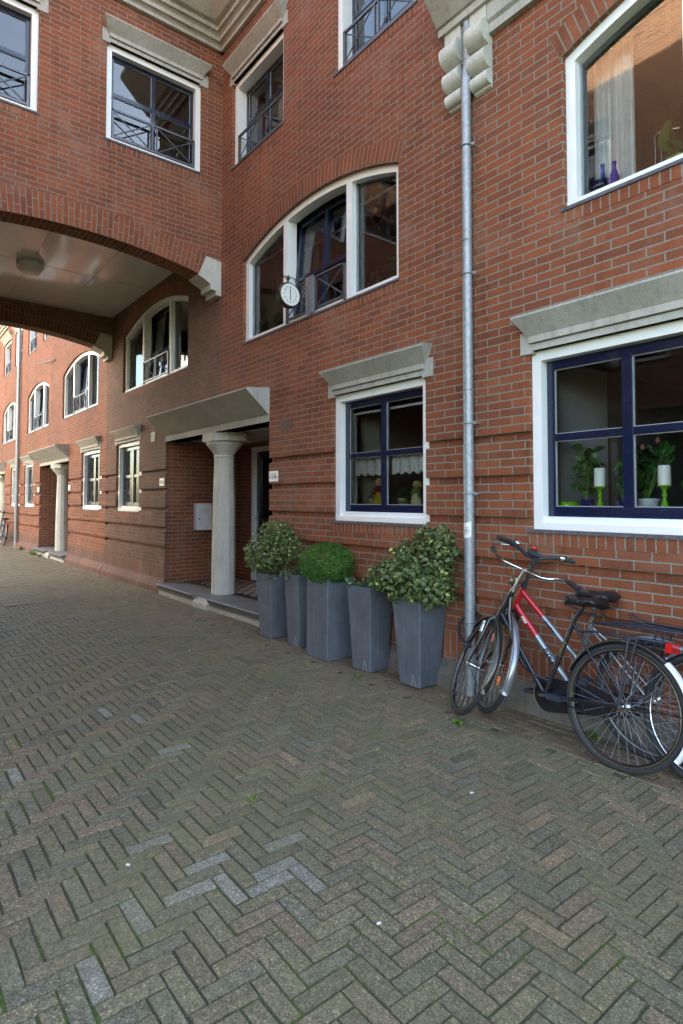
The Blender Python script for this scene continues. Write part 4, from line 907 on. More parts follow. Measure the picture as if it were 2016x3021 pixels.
        on_tube(d0, d1, .62, .0222, 1, 'RIXE', .058, 'black', out=1); on_tube(d0, d1, .18, .0225, 1, 'BIKE', .026, 'plate'); on_tube(t0, t1, .52, .0182, 1, 'Brandtour', .022, 'black')
    tubes('seat_tube', [([bb, stp], .0155)], st['seat_tube'])
    sp = Vector(st.get('saddle', (.29,0,.865))); tubes('seat_post', [([stp, sp-Vector((0,0,.02))], .0125)], 'chrome' if st['kind'] != 'loop' else 'bblack')
    for s in (-1, 1): tubes('seat_stay', [([stp+Vector((0,.016*s,-.02)), stp.lerp(hubr, .3)+Vector((0,.045*s,0)), hubr+Vector((0,.055*s,0))], .0075)], st['seat_tube'])
    for s in (-1, 1): tubes('chain_stay', [([bb+Vector((-.02,.03*s,0)), hubr+Vector((.0,.055*s,0))], .0095)], st['seat_tube'])
    m = MB(); m.tube([bb+Vector((0,-.04,0)), bb+Vector((0,.04,0))], .024, 16); obj('bottom_bracket', m, fm, root)
    # lettering on the seat tube
    if st.get('seat_text'):
        xv = (bb-stp).normalized(); zv = Vector((0,1,0)); yv = zv.cross(xv); mt4 = Matrix((-xv, -yv, zv)).transposed().to_4x4(); mt4.translation = stp.lerp(bb, .38)+zv*.0162
        text_mesh(st['seat_text'], .036, mt4, M['gold'], root, 'frame_lettering', ext=.0006, shear=.2)
        xv = (bb-h1).normalized(); zv = Vector((0,1,0)); yv = zv.cross(xv); mt4 = Matrix((xv, yv, zv)).transposed().to_4x4(); mt4.translation = h1.lerp(bb, .32)+zv*.0162
        text_mesh('Nostalgie', .03, mt4, M['gold'], root, 'frame_lettering', ext=.0006, shear=.25)
    # chain case (right side = -y local)
    m = MB()
    if st['kind'] == 'loop':
        n = 28; pr = [(bb.x+.105*math.cos(a), bb.z+.105*math.sin(a)) for a in np.linspace(R(-100), R(80), 18)]+[(.10,.405),(.0,.415),(-.055,.385),(-.07,.345),(-.055,.305),(.0,.28)]
        m.prism(pr, -.075, -.045, axis='y'); cc = obj('chain_case', m, M['bblack'], root)
        m = MB(); m.tube([(bb.x+.105*math.cos(a), -.044, bb.z+.105*math.sin(a)) for a in np.linspace(R(-60), R(95), 20)], .0018, 4); obj('pin_line', m, M['gold'], cc)
    else:
        m.tube([bb+Vector((0,-.052,0)), bb+Vector((0,-.046,0))], .085, 32); m.tube([bb+Vector((0,-.05,.083)), hubr+Vector((0,-.05,.035))], .004, 5); m.tube([bb+Vector((0,-.05,-.083)), hubr+Vector((0,-.05,-.035))], .004, 5); obj('chain_set', m, M['rubber'], root)
    ca = R(st.get('crank', 200))
    for s in (-1, 1):
        e = bb+Vector((.165*math.cos(ca)*s, .075*s, .165*math.sin(ca)*s)); tubes('crank', [([bb+Vector((0,.06*s,0)), e], .009)], 'chrome')
        m = MB(); w_ = e+Vector((0,.06*s,0))
        m.box(w_.x-.045, w_.x+.045, w_.y-.045, w_.y-.033, w_.z-.014, w_.z+.014); m.box(w_.x-.045, w_.x+.045, w_.y+.033, w_.y+.045, w_.z-.014, w_.z+.014); m.box(w_.x-.045, w_.x-.034, w_.y-.033, w_.y+.033, w_.z-.012, w_.z+.012); m.box(w_.x+.034, w_.x+.045, w_.y-.033, w_.y+.033, w_.z-.012, w_.z+.012); m.box(w_.x-.018, w_.x+.018, w_.y-.033, w_.y+.033, w_.z-.010, w_.z+.010)
        obj('pedal', m, M['brack'], root)
    # saddle
    m = MB(); n = 22; k = 14; V = []
    for i in range(n):
        t = i/(n-1); x = -.115+.24*t; w_ = .095*(1-t)**.55*(1 if t > .08 else .72+3.5*t)+.018 if t < .98 else .012
        w_ = max(.016, .10*max(0, 1-(t/.62)**1.7)+.02) * (.8+.2*min(1, t/.08)) * (1 if t < .93 else .75); top = .012+.018*(1-t)**2+.010*t*t - (.012 if t > .93 else 0) - (.014*(1-t/.08) if t < .08 else 0)
        for j in range(k):
            a = 2*math.pi*j/k; V.append(sp+Vector((x, w_*math.cos(a), top*1.0+(.020*math.sin(a) if math.sin(a) > 0 else .042*math.sin(a)*(1-.45*abs(math.cos(a)))) - .012*abs(math.cos(a))**3)))
    F = [(i*k+j, i*k+(j+1) % k, (i+1)*k+(j+1) % k, (i+1)*k+j) for i in range(n-1) for j in range(k)]+[tuple(range(k))[::-1], tuple(range((n-1)*k, n*k))]
    m.add(V, F, smooth=True); sd_ = obj('saddle', m, M['saddle'], root)
    m = MB()
    for s in (-1, 1):
        m.tube([sp+Vector((-.095+.006*math.sin(q*.9)*0+.017*math.cos(q*.75), .052*s+.017*math.sin(q*.75), -.065+.0022*q)) for q in range(24)], .003, 5); m.tube([sp+Vector((-.09,.05*s,-.065)), sp+Vector((0,.02*s,-.05)), sp+Vector((.11,.01*s,-.02))], .004, 5)
    obj('saddle_spring', m, M['rubber'], sd_)
    # rack
    m = MB(); z = st.get('rz', .73); x0_, x1_ = .17, -.215
    for s in (-1, 1):
        m.tube([(stp.x-.03,.012*s,z-.02),(x0_,.055*s,z),(x1_+.02,.06*s,z+.005),(x1_,.045*s,z+.005)], .006, 6)
        m.tube([(-.03,.06*s,z), hubr+Vector((.0,.062*s,0))], .0065, 6); m.tube([(-.075,.06*s,z), hubr+Vector((-.005,.066*s,0))], .005, 6)
    for x in (.14,.06,-.05,-.14,-.21): m.tube([(x,-.058,z+.002),(x,.058,z+.002)], .005, 6)
    for y in (-.02, .02): m.tube([(.14,y,z+.003),(-.205,y,z+.003)], .004, 6)
    if st.get('clamp'): m.tube([(-.16,-.045,z+.012),(.02,-.05,z+.02),(.10,-.05,z+.035),(.135,-.02,z+.06),(.135,.02,z+.06),(.10,.05,z+.035),(.02,.05,z+.02),(-.16,.045,z+.012)], .0055, 6); m.tube([(-.19,-.05,z+.01),(-.27,-.04,z+.035),(-.27,.04,z+.035),(-.19,.05,z+.01)], .0055, 6)
    rk_ = obj('rack', m, M['brack'], root)
    m = MB(); xx = x1_-.008 if not st.get('clamp') else -.235; m.box(xx-.035, xx, -.05, .05, z-.045, z+.008); obj('rear_light', m, M['refl_red'], rk_)
    if st.get('bright'): m = MB(); m.box(xx-.037, xx-.001, .052, .09, z-.043, z+.004); obj('rear_reflector', m, M['refl_or'], rk_)
    # stem and bars (turn with the fork)
    sh = st.get('stem', .17); bt = tp+ax*sh
    m = MB(TS); m.tube([tp-ax*.02, bt], .0125, 12)
    for q in (.0, .018): m.tube([tp+ax*(q-.004), tp+ax*(q+.008)], .021-.003*(q > 0), 16)
    stem = obj('stem', m, M['chrome'] if st['bar'] == 'swept' else M['rubber'], root)
    if st['bar'] == 'swept':
        f = bt+Vector((.045,0,.012)); m = MB(TS); m.tube([bt+Vector((-.005,0,0)), f], .014, 10)
        half = [(0,0,0),(.01,.08,.0),(.012,.14,.002),(.0,.19,.012),(-.04,.235,.028),(-.09,.265,.03),(-.13,.28,.02)]
        for s in (-1, 1): m.tube([f+Vector((p[0], p[1]*s, p[2])) for p in half], .0112, 10)
        obj('handlebar', m, M['chrome'], root)
        for s in (-1, 1): m = MB(TS); m.tube([f+Vector((-.11,.275*s,.026)), f+Vector((-.17,.292*s,.004)), f+Vector((-.235,.305*s,-.022))], [.0155,.0165,.0155], 12); obj('grip', m, M['rubber'], root)
    else:
        f = bt+Vector((.05,0,.02)); m = MB(TS); m.tube([bt, f], .016, 10)
        half = [(0,0,0),(.0,.04,.0),(-.01,.10,.028),(-.03,.16,.045),(-.055,.20,.046)]
        for s in (-1, 1): m.tube([f+Vector((p[0], p[1]*s, p[2])) for p in half], .0125, 10)
        obj('handlebar', m, M['brack'], root)
        for s in (-1, 1):
            m = MB(TS); m.tube([f+Vector((-.052,.195*s,.046)), f+Vector((-.09,.25*s,.044)), f+Vector((-.125,.305*s,.04))], .0165, 12); obj('grip', m, M['rubber'], root)
            m = MB(TS); m.tube([f+Vector((-.01,.17*s,.035)), f+Vector((.02,.215*s,.028)), f+Vector((.01,.26*s,.018)), f+Vector((-.01,.29*s,.01))], [.006,.007,.006,.008], 8); obj('brake_lever', m, M['chrome'], root)
            m = MB(TS); m.tube([f+Vector((-.045,.165*s,.045)), f+Vector((-.05,.19*s,.046))], .021, 12); obj('shifter', m, M['chrome' if s < 0 else 'rubber'], root)
        m = MB(TS); m.lathe([(0,.028),(.012,.027),(.022,.02),(.026,.008),(.026,0),(0,0)], f+Vector((-.02,.135,.05)), 16); obj('bell', m, M['chrome'], root)
        m = MB(TS); m.box(f.x-.04, f.x+.045, -.035, .035, f.z+.008, f.z+.03); m.box(f.x+.02, f.x+.05, -.03, .03, f.z+.03, f.z+.055); ph = obj('light_bracket', m, M['rubber'], root)
        m = MB(TS); m.lathe([(0,.0),(.02,0),(.02,.02),(0,.02)], f+Vector((.02,0,.056)), 16); obj('red_button', m, M['refl_red'], ph)
    # cables
    m = MB(TS)
    for s in (-1, 1): m.tube([f+Vector((-.01,.15*s,.02)), f+Vector((.06,.09*s,-.02)), f+Vector((.05,.03*s,-.10)), cr+Vector((.03,.02*s,.08)), cr+Vector((.01,.02*s,.0))], .0024, 5)
    obj('cable', m, M['rubber'], root)
    if st.get('lamp'):
        m = MB(TS); c = tp+ax*.085+Vector((.075,0,0)); m.lathe([(0,-.075),(.018,-.068),(.032,-.045),(.038,-.01),(.038,.0)], c, 20, axis='x'); lp = obj('headlamp', m, M['lamp'], root)
        m = MB(TS); m.lathe([(.038,.0),(.02,.008),(0,.01)], c, 20, axis='x'); obj('lens', m, M['lens'], lp)
        m = MB(TS); m.tube([tp+ax*.02, c+Vector((-.03,0,-.02))], .005, 6); obj('lamp_arm', m, M['chrome'], root)
        m = MB(TS); c = cr+Vector((.055,.055,-.06)); m.tube([c, c+Vector((0,0,-.055))], .016, 12); m.lathe([(0,.0),(.015,.0),(.018,.015),(.012,.028),(0,.03)], c+Vector((0,0,.0)), 12); obj('dynamo', m, M['chrome'], root)
    # side stand
    m = MB(); m.tube([bb+Vector((-.07,.03,-.02)), bb+Vector((-.30,.06,-.02))], .006, 6); obj('side_stand', m, M['bblack'], root)
    return root
BK = dict(kind='loop', frame='bblack', seat_tube='bblack', guard='bblack', rim='bblack', line=True, white_tail=True, stay='bblack', bar='swept', lamp=True, seat_text='(oooo)', stem=.165, crank=172, crown=(.90,0,.69), top=(.795,0,.895), wb=1.01, saddle=(.28,0,.88))
b1 = bicycle('black loop-frame bicycle nearest the street with white rear mudguard tail', (-1.652, -.45, .0), 180, 10.5, -37, BK)
RD = dict(kind='alu', frame='bblack', head='bred', seat_tube='bsilver', guard='bsilver', rim='rimg', stay='chrome', bar='riser', spoke_refl=True, clamp=True, fshort=True, rz=.755, stem=.21, saddle=(.345,0,.895), seat_top=(.375,0,.72), crown=(.93,0,.72), top=(.85,0,.90), wb=1.035, crank=140, fork='bblack', bright=True)
b2 = bicycle('red and silver bicycle squeezed between the black bicycle and the wall', (-1.58, -.175, .0), 183, 2, -42, RD)
TH = dict(kind='loop', frame='bblack', seat_tube='bblack', guard='bsilver', rim='chrome', stay='chrome', bar='riser', stem=.2, crank=20)
b3 = bicycle('third bicycle at the right edge showing only its silver-rimmed front wheel', (-.14, -.30, .0), 180, 9, -4, TH)
b4 = bicycle('distant bicycle parked past the second porch at the left edge', (-22.05, -.30, .0), 180, 6, -10, dict(TH, guard='bblack', rim='rimg'))
# cable lock round the drainpipe
t = thing('cable_lock', 'thick black cable lock looped round the foot of the drainpipe', 'bicycle lock', (-2.99, -.1, .6))
m = MB(); m.tube([(-2.84,-.22,.53),(-2.88,-.13,.57),(-2.93,-.04,.62),(-3.0,-.016,.625),(-3.055,-.05,.59),(-3.065,-.11,.54),(-3.03,-.16,.485),(-2.96,-.21,.45),(-2.88,-.27,.44)], .0125, 10); obj('cable', m, M['rubber'], t)
m = MB(); m.tube([(-2.89,-.265,.44),(-2.82,-.29,.44)], .018, 12); obj('lock_barrel', m, M['brack'], t)

# ================================================================ unseen pale block added beyond the archway to bounce sunlight
fo = thing('bounce_building', 'unseen pale building added beyond the archway to bounce sunlight into the street', 'building', (-24, -12, 0))
M['render_wall'] = plain('pale render', (.62,.56,.46), .9, var=.06, nscale=1.)
TF = T_opp(-12.); wo = [(x, x+1.3, z, z+1.7) for x in range(15, 38, 3) for z in (1, 4.2, 7.4, 10.6)]
m = MB(TF); wallgrid(m, 13, 40, 0, 14.5, wo, th=.3); obj('wall', m, M['render_wall'], fo)
for a, b, c, d in wo:
    m = MB(TF); framebox(m, a, b, c, d, .08, .1, .18); m.box((a+b)/2-.03, (a+b)/2+.03, .1, .18, c+.08, d-.08); w_ = obj('window', m, M['white'], fo)
    m = MB(TF); m.add([(a,.2,c),(b,.2,c),(b,.2,d),(a,.2,d)], [(0,1,2,3)]); obj('pane', m, M['navy'], w_)
obj('roof', MB().box(-40, -13, -20, -12.01, 14.51, 14.8), M['roof'], fo)
# ================================================================ behind the panes
def board(x0, x1, z, y0=.172, y1=.5, parent=nb): obj('sill_board', MB().box(x0, x1, y0, y1, z-.03, z), M['white'], parent)
def reveal(x0, z0, z1, d, mt, parent=nb): obj('inner_reveal', MB().box(x0-.015, x0+.012, .2, .2+d, z0, z1), M[mt], parent)
ZB, ZU = 1.438, 3.580
board(-4.83, -3.52, ZB); board(-2.495, -1.185, ZB); board(-6.73, -3.845, ZU); board(-2.2, .68, ZU)
reveal(-4.83, 1.41, 2.57, .45, 'cream_room'); reveal(-2.495, 1.41, 2.57, .9, 'pale_room'); reveal(-6.73, 3.59, 4.9, .3, 'cream_room')
def curtain(label, x0, x1, y, z0, z1, mt, waves=7, amp=.018, T=None, name='curtain'):
    m = MB(T); n = waves*8
    def P(i, d): 
        t = i/n; x = x0+(x1-x0)*t; return x, y+amp*math.sin(t*waves*2*math.pi)+amp*.5*math.sin(t*waves*3.7+1)+d
    for d, fl in ((0, 0), (.003, 1)):
        V = []
        for i in range(n+1): x, yy = P(i, d); V += [(x, yy, z0), (x+.01*math.sin(i), yy, z1)]
        F = [(2*i, 2*i+2, 2*i+3, 2*i+1) for i in range(n)]; m.add(V, [f[::-1] for f in F] if fl else F, smooth=True)
    return tag(obj(name, m, M[mt], None, loc=(T or I4) @ Vector(((x0+x1)/2, y, z0))), label, 'curtain', 'curtains behind the panes')
def fixloc(o): return o
curtain('white net curtain at the left side of the upper right arched window', -2.16, -1.86, .345, 3.60, 4.72, 'curtain', 6)
curtain('beige curtain in the left light of the arched window with the clock', -6.62, -6.17, .36, 3.60, 4.68, 'beige', 8)
curtain('white curtain in the open middle sash of the arched window with the clock', -5.92, -5.66, .42, 3.60, 4.6, 'curtain', 5)
curtain('narrow white curtain at the left edge of the lace-hung window', -4.80, -4.70, .22, 1.42, 2.5, 'curtain', 3, .01)
curtain('white curtain behind the upper corner window with the railing', -6.62, -6.2, .45, 6.0, 7.05, 'curtain', 7)
for lb, a, b in (('cream curtain left in the shaded arched window under the bridge', -11.2, -10.8), ('cream curtain in the middle light of the shaded arched window under the bridge', -10.45, -10.1)): curtain(lb, a, b, .34, 3.6, 4.7, 'beige', 6)
for lb, a, b in (('pale curtain in the first lit arched window past the archway', -15.1, -14.75), ('pale curtain in the second lit arched window past the archway', -19.3, -19.0)): curtain(lb, a, b, .34, 3.6, 4.7, 'curtain', 6)
def blind(label, x0, x1, zb, zt, y=.20):
    t = thing('roller_blind', label, 'roller blind', ((x0+x1)/2, y, zb), 'navy roller blinds'); obj('cloth', MB().box(x0, x1, y, y+.004, zb+.022, zt), M['navy'], t); obj('bottom_bar', MB().box(x0, x1, y-.004, y+.008, zb, zb+.021), M['plate'], t)
blind('navy roller blind with white bar at the top of the lace-hung window', -4.74, -3.58, 2.375, 2.51)
blind('navy roller blind in the left light of the arched window with the clock', -6.66, -5.88, 4.585, 4.80)
blind('navy roller blind behind the open middle sash of the arched window', -5.86, -4.70, 4.49, 4.86, .30)
blind('navy roller blind in the right light of the arched window with the clock', -4.62, -3.9, 4.54, 4.80)
# lace valance
def lacemat():
    m, nt, N, L, P = mat('white lace'); uv = N.new('ShaderNodeUVMap'); uv.uv_map = 'UVMap'; vo = N.new('ShaderNodeTexVoronoi'); vo.feature = 'DISTANCE_TO_EDGE'; vo.inputs['Scale'].default_value = 75; L.new(uv.outputs[0], vo.inputs['Vector'])
    r = ramp(N, [(.24,(1,1,1)),(.34,(0,0,0))]); L.new(vo.outputs[0], r.inputs[0]); tr = N.new('ShaderNodeBsdfTransparent'); ms = N.new('ShaderNodeMixShader')
    P.inputs['Base Color'].default_value = (.8,.8,.8,1); P.inputs['Roughness'].default_value = .9
    L.new(r.outputs[0], ms.inputs[0]); L.new(tr.outputs[0], ms.inputs[1]); L.new(P.outputs[0], ms.inputs[2]); L.new(ms.outputs[0], N['Material Output'].inputs[0]); return m
m = MB(); n = 160; V = []; x0, x1 = -4.72, -3.56
for i in range(n+1):
    t = i/n; x = x0+(x1-x0)*t; y = .215+.010*math.sin(t*60); s = abs(math.sin(t*math.pi*11)); zb = 1.782-.034*s**.6-.010*abs(math.sin(t*math.pi*55)); V += [(x, y, zb), (x, y, zb+.03), (x, y, 1.945), (x, y, 1.955)]
m.add(V, [(4*i+j, 4*i+4+j, 4*i+5+j, 4*i+1+j) for i in range(n) for j in range(3)], smooth=True)
tag(obj('lace_valance', m, lacemat(), None, loc=(-4.14,.215,1.75)), 'scalloped white lace valance hanging in the lower pair of panes', 'lace curtain')
# dolls
M['straw'] = plain('straw yellow', (.45,.30,.06), .9, var=.3, nscale=60); M['dyellow'] = plain('yellow cloth', (.55,.38,.02), .9, var=.2); M['maroon'] = plain('maroon cloth', (.16,.01,.03), .9); M['dgreen'] = plain('green cloth', (.09,.16,.03), .9); M['dcream'] = plain('cream cloth', (.6,.5,.3), .9, var=.3, nscale=70); M['dface'] = plain('doll face cloth', (.62,.48,.34), .9)
def doll(x, y, z, h, label, skirt, top, stripe=False):
    t = thing('rag_doll', label, 'doll', (x, y, z)); c = (x, y, z); k = h/.30
    obj('skirt', MB().lathe([(0,0),(.062*k,.0),(.066*k,.03*k),(.055*k,.08*k),(.04*k,.125*k),(.036*k,.14*k)], c, 18), M[skirt], t)
    m = MB(); m.lathe([(.036*k,.135*k),(.044*k,.16*k),(.042*k,.185*k),(.02*k,.205*k),(.014*k,.21*k)], c, 16)
    for s in (-1, 1): m.tube([(x+.038*k*s, y, z+.19*k), (x+.055*k*s, y-.012*k, z+.15*k), (x+.05*k*s, y-.03*k, z+.105*k)], [.014*k,.013*k,.010*k], 8)
    obj('top', m, M[top], t)
    m = MB(); m.lathe([(0,.2*k),(.02*k,.204*k),(.033*k,.222*k),(.036*k,.24*k),(.03*k,.262*k),(.012*k,.275*k),(0,.277*k)], c, 18)
    for s in (-1, 1): m.lathe([(0,-.009*k),(.008*k,-.005*k),(.009*k,0),(.008*k,.005*k),(0,.009*k)], (x+.049*k*s, y-.034*k, z+.1*k), 8)
    hd_ = obj('head', m, M['dface'], t)
    m = MB()
    for s in (-1, 1): m.lathe([(0,-.003*k),(.004*k,0),(0,.003*k)], (x+.02*k+.008*k*s, y-.030*k, z+.245*k), 8)
    m.box(x+.012*k, x+.026*k, y-.034*k, y-.03*k, z+.224*k, z+.227*k); obj('face_detail', m, M['black'], hd_)
    m = MB()
    for q in range(70):
        a = random.uniform(0, 2*math.pi); e = random.uniform(.2, 1.4); p = Vector((.036*k*math.cos(a)*math.cos(e*.7), .036*k*math.sin(a)*math.cos(e*.7)+.008*k, .245*k+.03*k*math.sin(e)))
        if p.y < -.018*k and p.z < .262*k: continue
        b = p*1.0; m.tube([Vector(c)+p, Vector(c)+Vector((p.x*1.45, p.y*1.45, p.z-.01*k)), Vector(c)+Vector((p.x*1.6+random.gauss(0,.005), p.y*1.5, p.z-.045*k))], .003*k, 4)
    obj('hair', m, M['straw'], t)
doll(-4.37, .235, ZB, .30, 'scarecrow rag doll in maroon top and yellow skirt', 'dyellow', 'maroon')
doll(-3.86, .235, ZB, .26, 'smaller rag doll in green top and cream striped trousers', 'dcream', 'dgreen')
# pot plants
M['pot_white'] = plain('white glazed pot', (.6,.62,.66), .25); M['pot_lime'] = plain('lime green glaze', (.17,.40,.01), .2, coat=.3); M['pot_terra'] = plain('cream pot', (.5,.44,.3), .6); M['wax'] = plain('white candle wax', (.9,.9,.86), .5, var=.03); M['cobalt'] = plain('cobalt blue glass', (.04,.05,.75), .12, coat=.5); M['bucket'] = plain('dark navy bucket', (.015,.015,.12), .3)
M['bud'] = plain('pink bud', (.42,.2,.2), .6)
def dk(i, p): k = random.uniform(.5, 1.4); return ((.03*k,.11*k,.02*k), (.05*k,.15*k,.03*k))
def potplant(name, label, x, y, z, ells, n, size, shape, pot=None, buds=(), pr=.06, ph=.08, col=dk, stems=10):
    t = thing(name, label, 'pot plant', (x, y, z)); P_, N_ = blob_points(ells, n, 5, .2); obj('foliage', leafcloud(P_, N_, size, shape, col, .3), M['leaf'], t)
    m = MB()
    for q in range(stems): p = P_[rng.integers(len(P_))]; m.tube([(x+random.uniform(-.01,.01), y, z+ph*.8), ((x+p[0])/2, (y+p[1])/2, (z+ph+p[2])/2+.02), tuple(p)], [.005,.004,.002], 5)
    obj('stems', m, M['dgreen'], t)
    obj('pot', MB().lathe([(0,0),(pr*.75,0),(pr,ph*.9),(pr*1.05,ph),(pr*.9,ph),(pr*.88,ph*.85),(0,ph*.85)], (x, y, z), 24), M[pot or 'pot_terra'], t)
    for b in buds: obj('bud', MB().lathe([(0,-.02),(.012,-.012),(.016,0),(.012,.014),(0,.026)], b, 12), M['bud'], t)
    return t
potplant('rubber_plant', 'dark leafy plant behind the left candlestick', -2.24, .32, ZB, [(-2.24,.32,1.66,.10,.08,.17),(-2.24,.34,1.80,.07,.07,.1)], 46, .085, 'oval', 'bucket', pr=.05, ph=.07)
potplant('budding_plant', 'tall plant with pale pink buds in a low white bowl', -1.83, .33, ZB, [(-1.85,.36,1.70,.16,.12,.14),(-1.75,.36,1.82,.17,.1,.08)], 60, .095, 'oval', 'pot_white', buds=((-1.845,.3,1.935),(-1.735,.3,1.89),(-1.835,.3,1.85)), pr=.085, ph=.07, stems=18)
potplant('leafy_plant', 'leafy plant at the right edge beyond the second candlestick', -1.47, .33, ZB, [(-1.47,.36,1.62,.13,.1,.12)], 40, .08, 'oval', 'bucket')
potplant('leafy_plant', 'leafy sprig between the left candlestick and the mullion', -2.02, .42, ZB, [(-2.02,.42,1.66,.09,.07,.14)], 30, .07, 'oval', 'bucket', pr=.045, ph=.06)
potplant('fern', 'low dark fern left of the maroon rag doll', -4.56, .32, ZB, [(-4.56,.32,1.52,.09,.07,.12)], 90, .05, 'blade', None, pr=.05)
potplant('fern', 'low dark fern between the two rag dolls', -4.14, .33, ZB, [(-4.14,.33,1.52,.14,.08,.12)], 150, .055, 'blade', None, pr=.05)
potplant('spiky_plant', 'spiky green plant at the left foot of the arched window with the clock', -6.61, .27, ZU, [(-6.61,.27,3.76,.07,.06,.12)], 34, .17, 'blade', None, pr=.05)
potplant('dark_plant', 'dark round-leaved plant beside the spiky one', -6.36, .32, ZU, [(-6.38,.32,3.78,.10,.08,.17)], 90, .05, 'oval', None, pr=.05)
potplant('trailing_plant', 'sparse leafy plant in the right light of the arched window with the clock', -4.46, .30, ZU, [(-4.46,.30,3.75,.17,.09,.12)], 120, .045, 'oval', None, pr=.05)
potplant('trailing_plant', 'bright leafy plant in a cream pot at the right corner of the same light', -4.17, .27, ZU, [(-4.2,.27,3.82,.12,.07,.09)], 42, .07, 'oval', 'pot_terra', pr=.06, ph=.1, col=ivy_col)
t = potplant('orchid_plant', 'broad-leaved plant in a lime green pot in the upper right window', -1.56, .27, ZU, [(-1.56,.27,3.74,.05,.04,.04)], 4, .17, 'oval', 'pot_lime', pr=.085, ph=.09, col=lambda i, p: ((.05,.16,.015), (.08,.2,.02)), stems=3)
# green bowl, candlesticks
tag(obj('green_bowl', MB().lathe([(0,0),(.078,0),(.085,.01),(.07,.045),(.066,.05),(.06,.045),(.05,.02),(0,.015)], (-2.355,.26,ZB+.0), 28), M['pot_lime'], None, loc=(-2.355,.26,ZB)), 'low lime green bowl at the left end of the lower right window', 'bowl')
for x, lb in ((-2.09, 'left lime green glass candlestick, between leafy plant and mullion'), (-1.665, 'right lime green glass candlestick, beside the white bowl')):
    t = thing('candlestick', lb, 'candlestick', (x, .22, ZB), 'green candlesticks'); obj('stick', MB().lathe([(0,0),(.032,0),(.033,.008),(.024,.03),(.013,.06),(.011,.077),(.019,.088),(.019,.096),(.011,.104),(.014,.124),(.03,.143),(.046,.149),(.046,.155),(0,.155)], (x,.22,ZB), 24), M['pot_lime'], t)
    tag(obj('candle', MB().lathe([(.037,0),(.038,.01),(.037,.12),(.033,.127),(.02,.122),(0,.12)], (x,.22,ZB+.1553), 24), M['wax'], None, loc=(x,.22,ZB+.155)), 'thick white candle on the '+('left' if x < -2 else 'right')+' green candlestick', 'candle', 'white candles')
# blue bottles, bucket, mug, rack
def bottle(x, y, h, label, r_=.034, sh=.42):
    tag(obj('bottle', MB().lathe([(0,0),(r_,0),(r_*1.03,.01),(r_,h*sh),(r_*.8,h*(sh+.13)),(.014,h*(sh+.28)),(.0125,h*.93),(.016,h*.94),(.016,h*.985),(.012,h),(0,h)], (x, y, ZU+.001), 24), M['cobalt'], None, loc=(x,y,ZU)), label, 'bottle', 'blue bottles')
bottle(-2.042, .235, .265, 'cobalt blue bottle standing in the navy bucket', .036, .25); bottle(-1.952, .215, .235, 'cobalt blue beer-shaped bottle right of the bucket', .032, .5)
t = thing('ice_bucket', 'dark navy bucket with pale lettering round the left bottle', 'bucket', (-2.045,.235,ZU))
obj('tub', MB().lathe([(.052,0),(.055,.0),(.077,.115),(.083,.125),(.075,.125),(.052,.01)], (-2.045,.235,ZU), 32), M['bucket'], t)
for i, chh in enumerate('POMME'):
    a = R(-112+i*13.); r_ = .0752; mt4 = Matrix.Translation((-2.045+r_*math.cos(a), .235+r_*math.sin(a), ZU+.092)) @ Matrix.Rotation(a+R(90), 4, 'Z') @ Matrix.Rotation(R(90-9), 4, 'X'); text_mesh(chh, .019, mt4, M['plate'], t, 'lettering', ext=.001, bold=.0004)
m = MB(); m.lathe([(0,0),(.031,0),(.034,.02),(.0375,.085),(.034,.085),(.03,.01),(0,.008)], (-1.765,.26,ZU), 28)
def mugmat():
    m, nt, N, L, P = mat('painted mug'); geo = N.new('ShaderNodeNewGeometry'); vo = N.new('ShaderNodeTexVoronoi'); vo.inputs['Scale'].default_value = 42; L.new(geo.outputs['Position'], vo.inputs['Vector']); sc = N.new('ShaderNodeSeparateColor'); L.new(vo.outputs['Color'], sc.inputs[0])
    r = ramp(N, [(0,(.03,.04,.35)),(.4,(.1,.4,.6)),(.6,(.04,.05,.4)),(.75,(.6,.5,.05)),(.9,(.3,.5,.1))]); r.color_ramp.interpolation = 'CONSTANT'; L.new(sc.outputs[0], r.inputs[0]); L.new(r.outputs[0], P.inputs['Base Color']); P.inputs['Roughness'].default_value = .2; return m
tag(obj('mug', m, mugmat(), None, loc=(-1.765,.26,ZU)), 'colourful patterned mug on the upper right sill', 'mug')
m = MB(); 
for x in (-1.697,-1.66):
    m.tube([(x,.255,ZU),(x,.255,ZU+.31)], .0045, 8)
m.tube([(-1.70,.255,ZU+.308),(-1.655,.255,ZU+.318),(-1.56,.30,ZU+.31)], .006, 8); m.box(-1.71,-1.645,.235,.275,ZU,ZU+.006)
tag(obj('glass_stand', m, M['chrome'], None, loc=(-1.68,.255,ZU)), 'thin clear stand with two upright rods between mug and lime pot', 'stand')
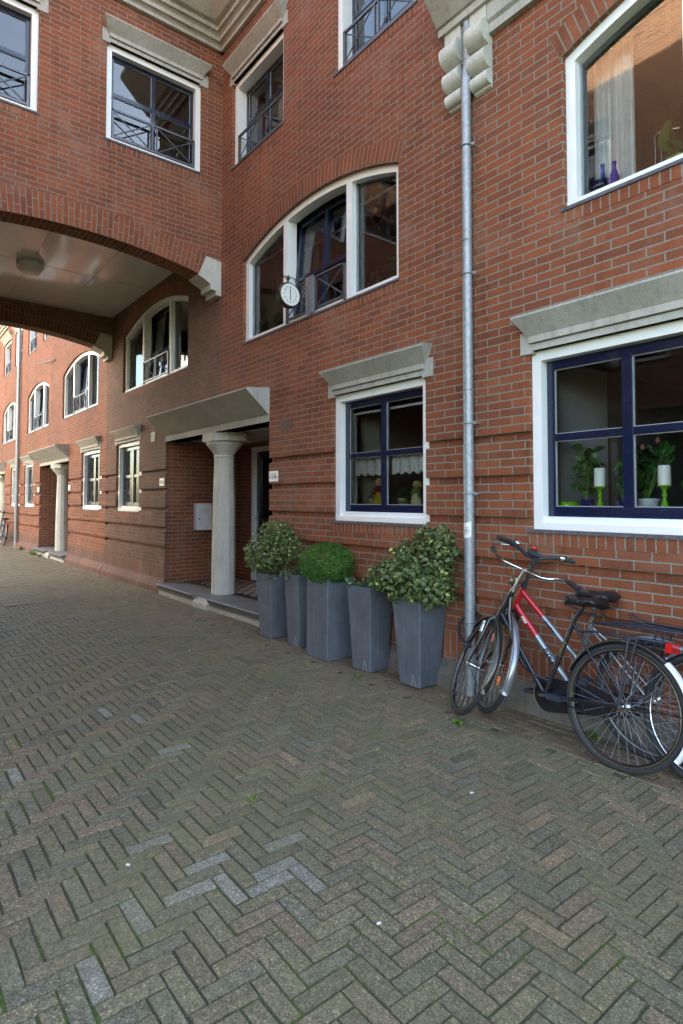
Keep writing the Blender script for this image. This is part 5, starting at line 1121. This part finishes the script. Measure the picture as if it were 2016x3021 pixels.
# weeds
def weed(x, y, n, sz, label, nm='weed'):
    P_ = np.array([[x+rng.normal()*sz, y+rng.normal()*sz*.5, abs(rng.normal())*sz*.5+.008] for _ in range(n)]); N_ = rng.normal(size=(n,3))+np.array([0,0,1.2])
    def wc(i, p): k = random.uniform(.6, 1.2); return ((.10*k,.24*k,.02*k),)*2
    tag(obj(nm, leafcloud(P_, N_, sz*1.1, 'oval', wc, .1), M['leaf'], None, loc=(x, y, 0)), label, 'weed', 'small weeds in the joints')
weed(-18.0, -.18, 40, .06, 'bright green weed at the foot of the far porch step'); weed(-20.0, -.16, 40, .06, 'green weed by the plinth left of the far porch'); weed(-17.2, -.2, 22, .045, 'small weed in front of the far porch step')
weed(-3.86, -.47, 14, .02, 'tiny bright weed in the paving before the fourth planter'); weed(-2.92, -.36, 22, .022, 'small weed patch in the paving between holly planter and front wheel')
weed(-2.66, -.62, 26, .022, 'dark moss tuft in the joint below the front wheel'); weed(-1.25, -.06, 60, .03, 'weed clump behind the rear wheels at the wall foot'); weed(-2.0, -.12, 40, .022, 'weeds along the wall foot behind the chain case'); weed(-2.62, -2.2, 10, .016, 'lone grass sprig in the open paving left of centre')

M['paper'] = plain('paper scrap', (.75,.74,.7), .8); M['dryleaf'] = plain('dry leaf', (.22,.12,.04), .8)
for i, (x, y, r_) in enumerate([(-2.0,-1.28,.011),(-2.49,-2.86,.010),(-1.60,-2.28,.009),(-3.9,-1.35,.008),(-5.6,-1.2,.009)]):
    a = random.uniform(0, 3); m = MB(Matrix.Translation((x, y, .003)) @ Matrix.Rotation(a, 4, 'Z')); m.prism([(-r_,-r_*.5),(r_*.8,-r_*.6),(r_,r_*.3),(.1*r_,r_*.7),(-r_*.9,r_*.4)], 0, .0025, axis='z')
    tag(obj('paper_scrap', m, M['paper'], None, loc=(x, y, .003)), ['white paper crumb on the paving in front of the front bicycle wheels','white speck of paper near the bottom centre of the street','white speck of paper at the lower right of the street','small white crumb in the middle of the street before the planters','small white crumb in the street before the porch'][i], 'litter', 'paper crumbs on the street')
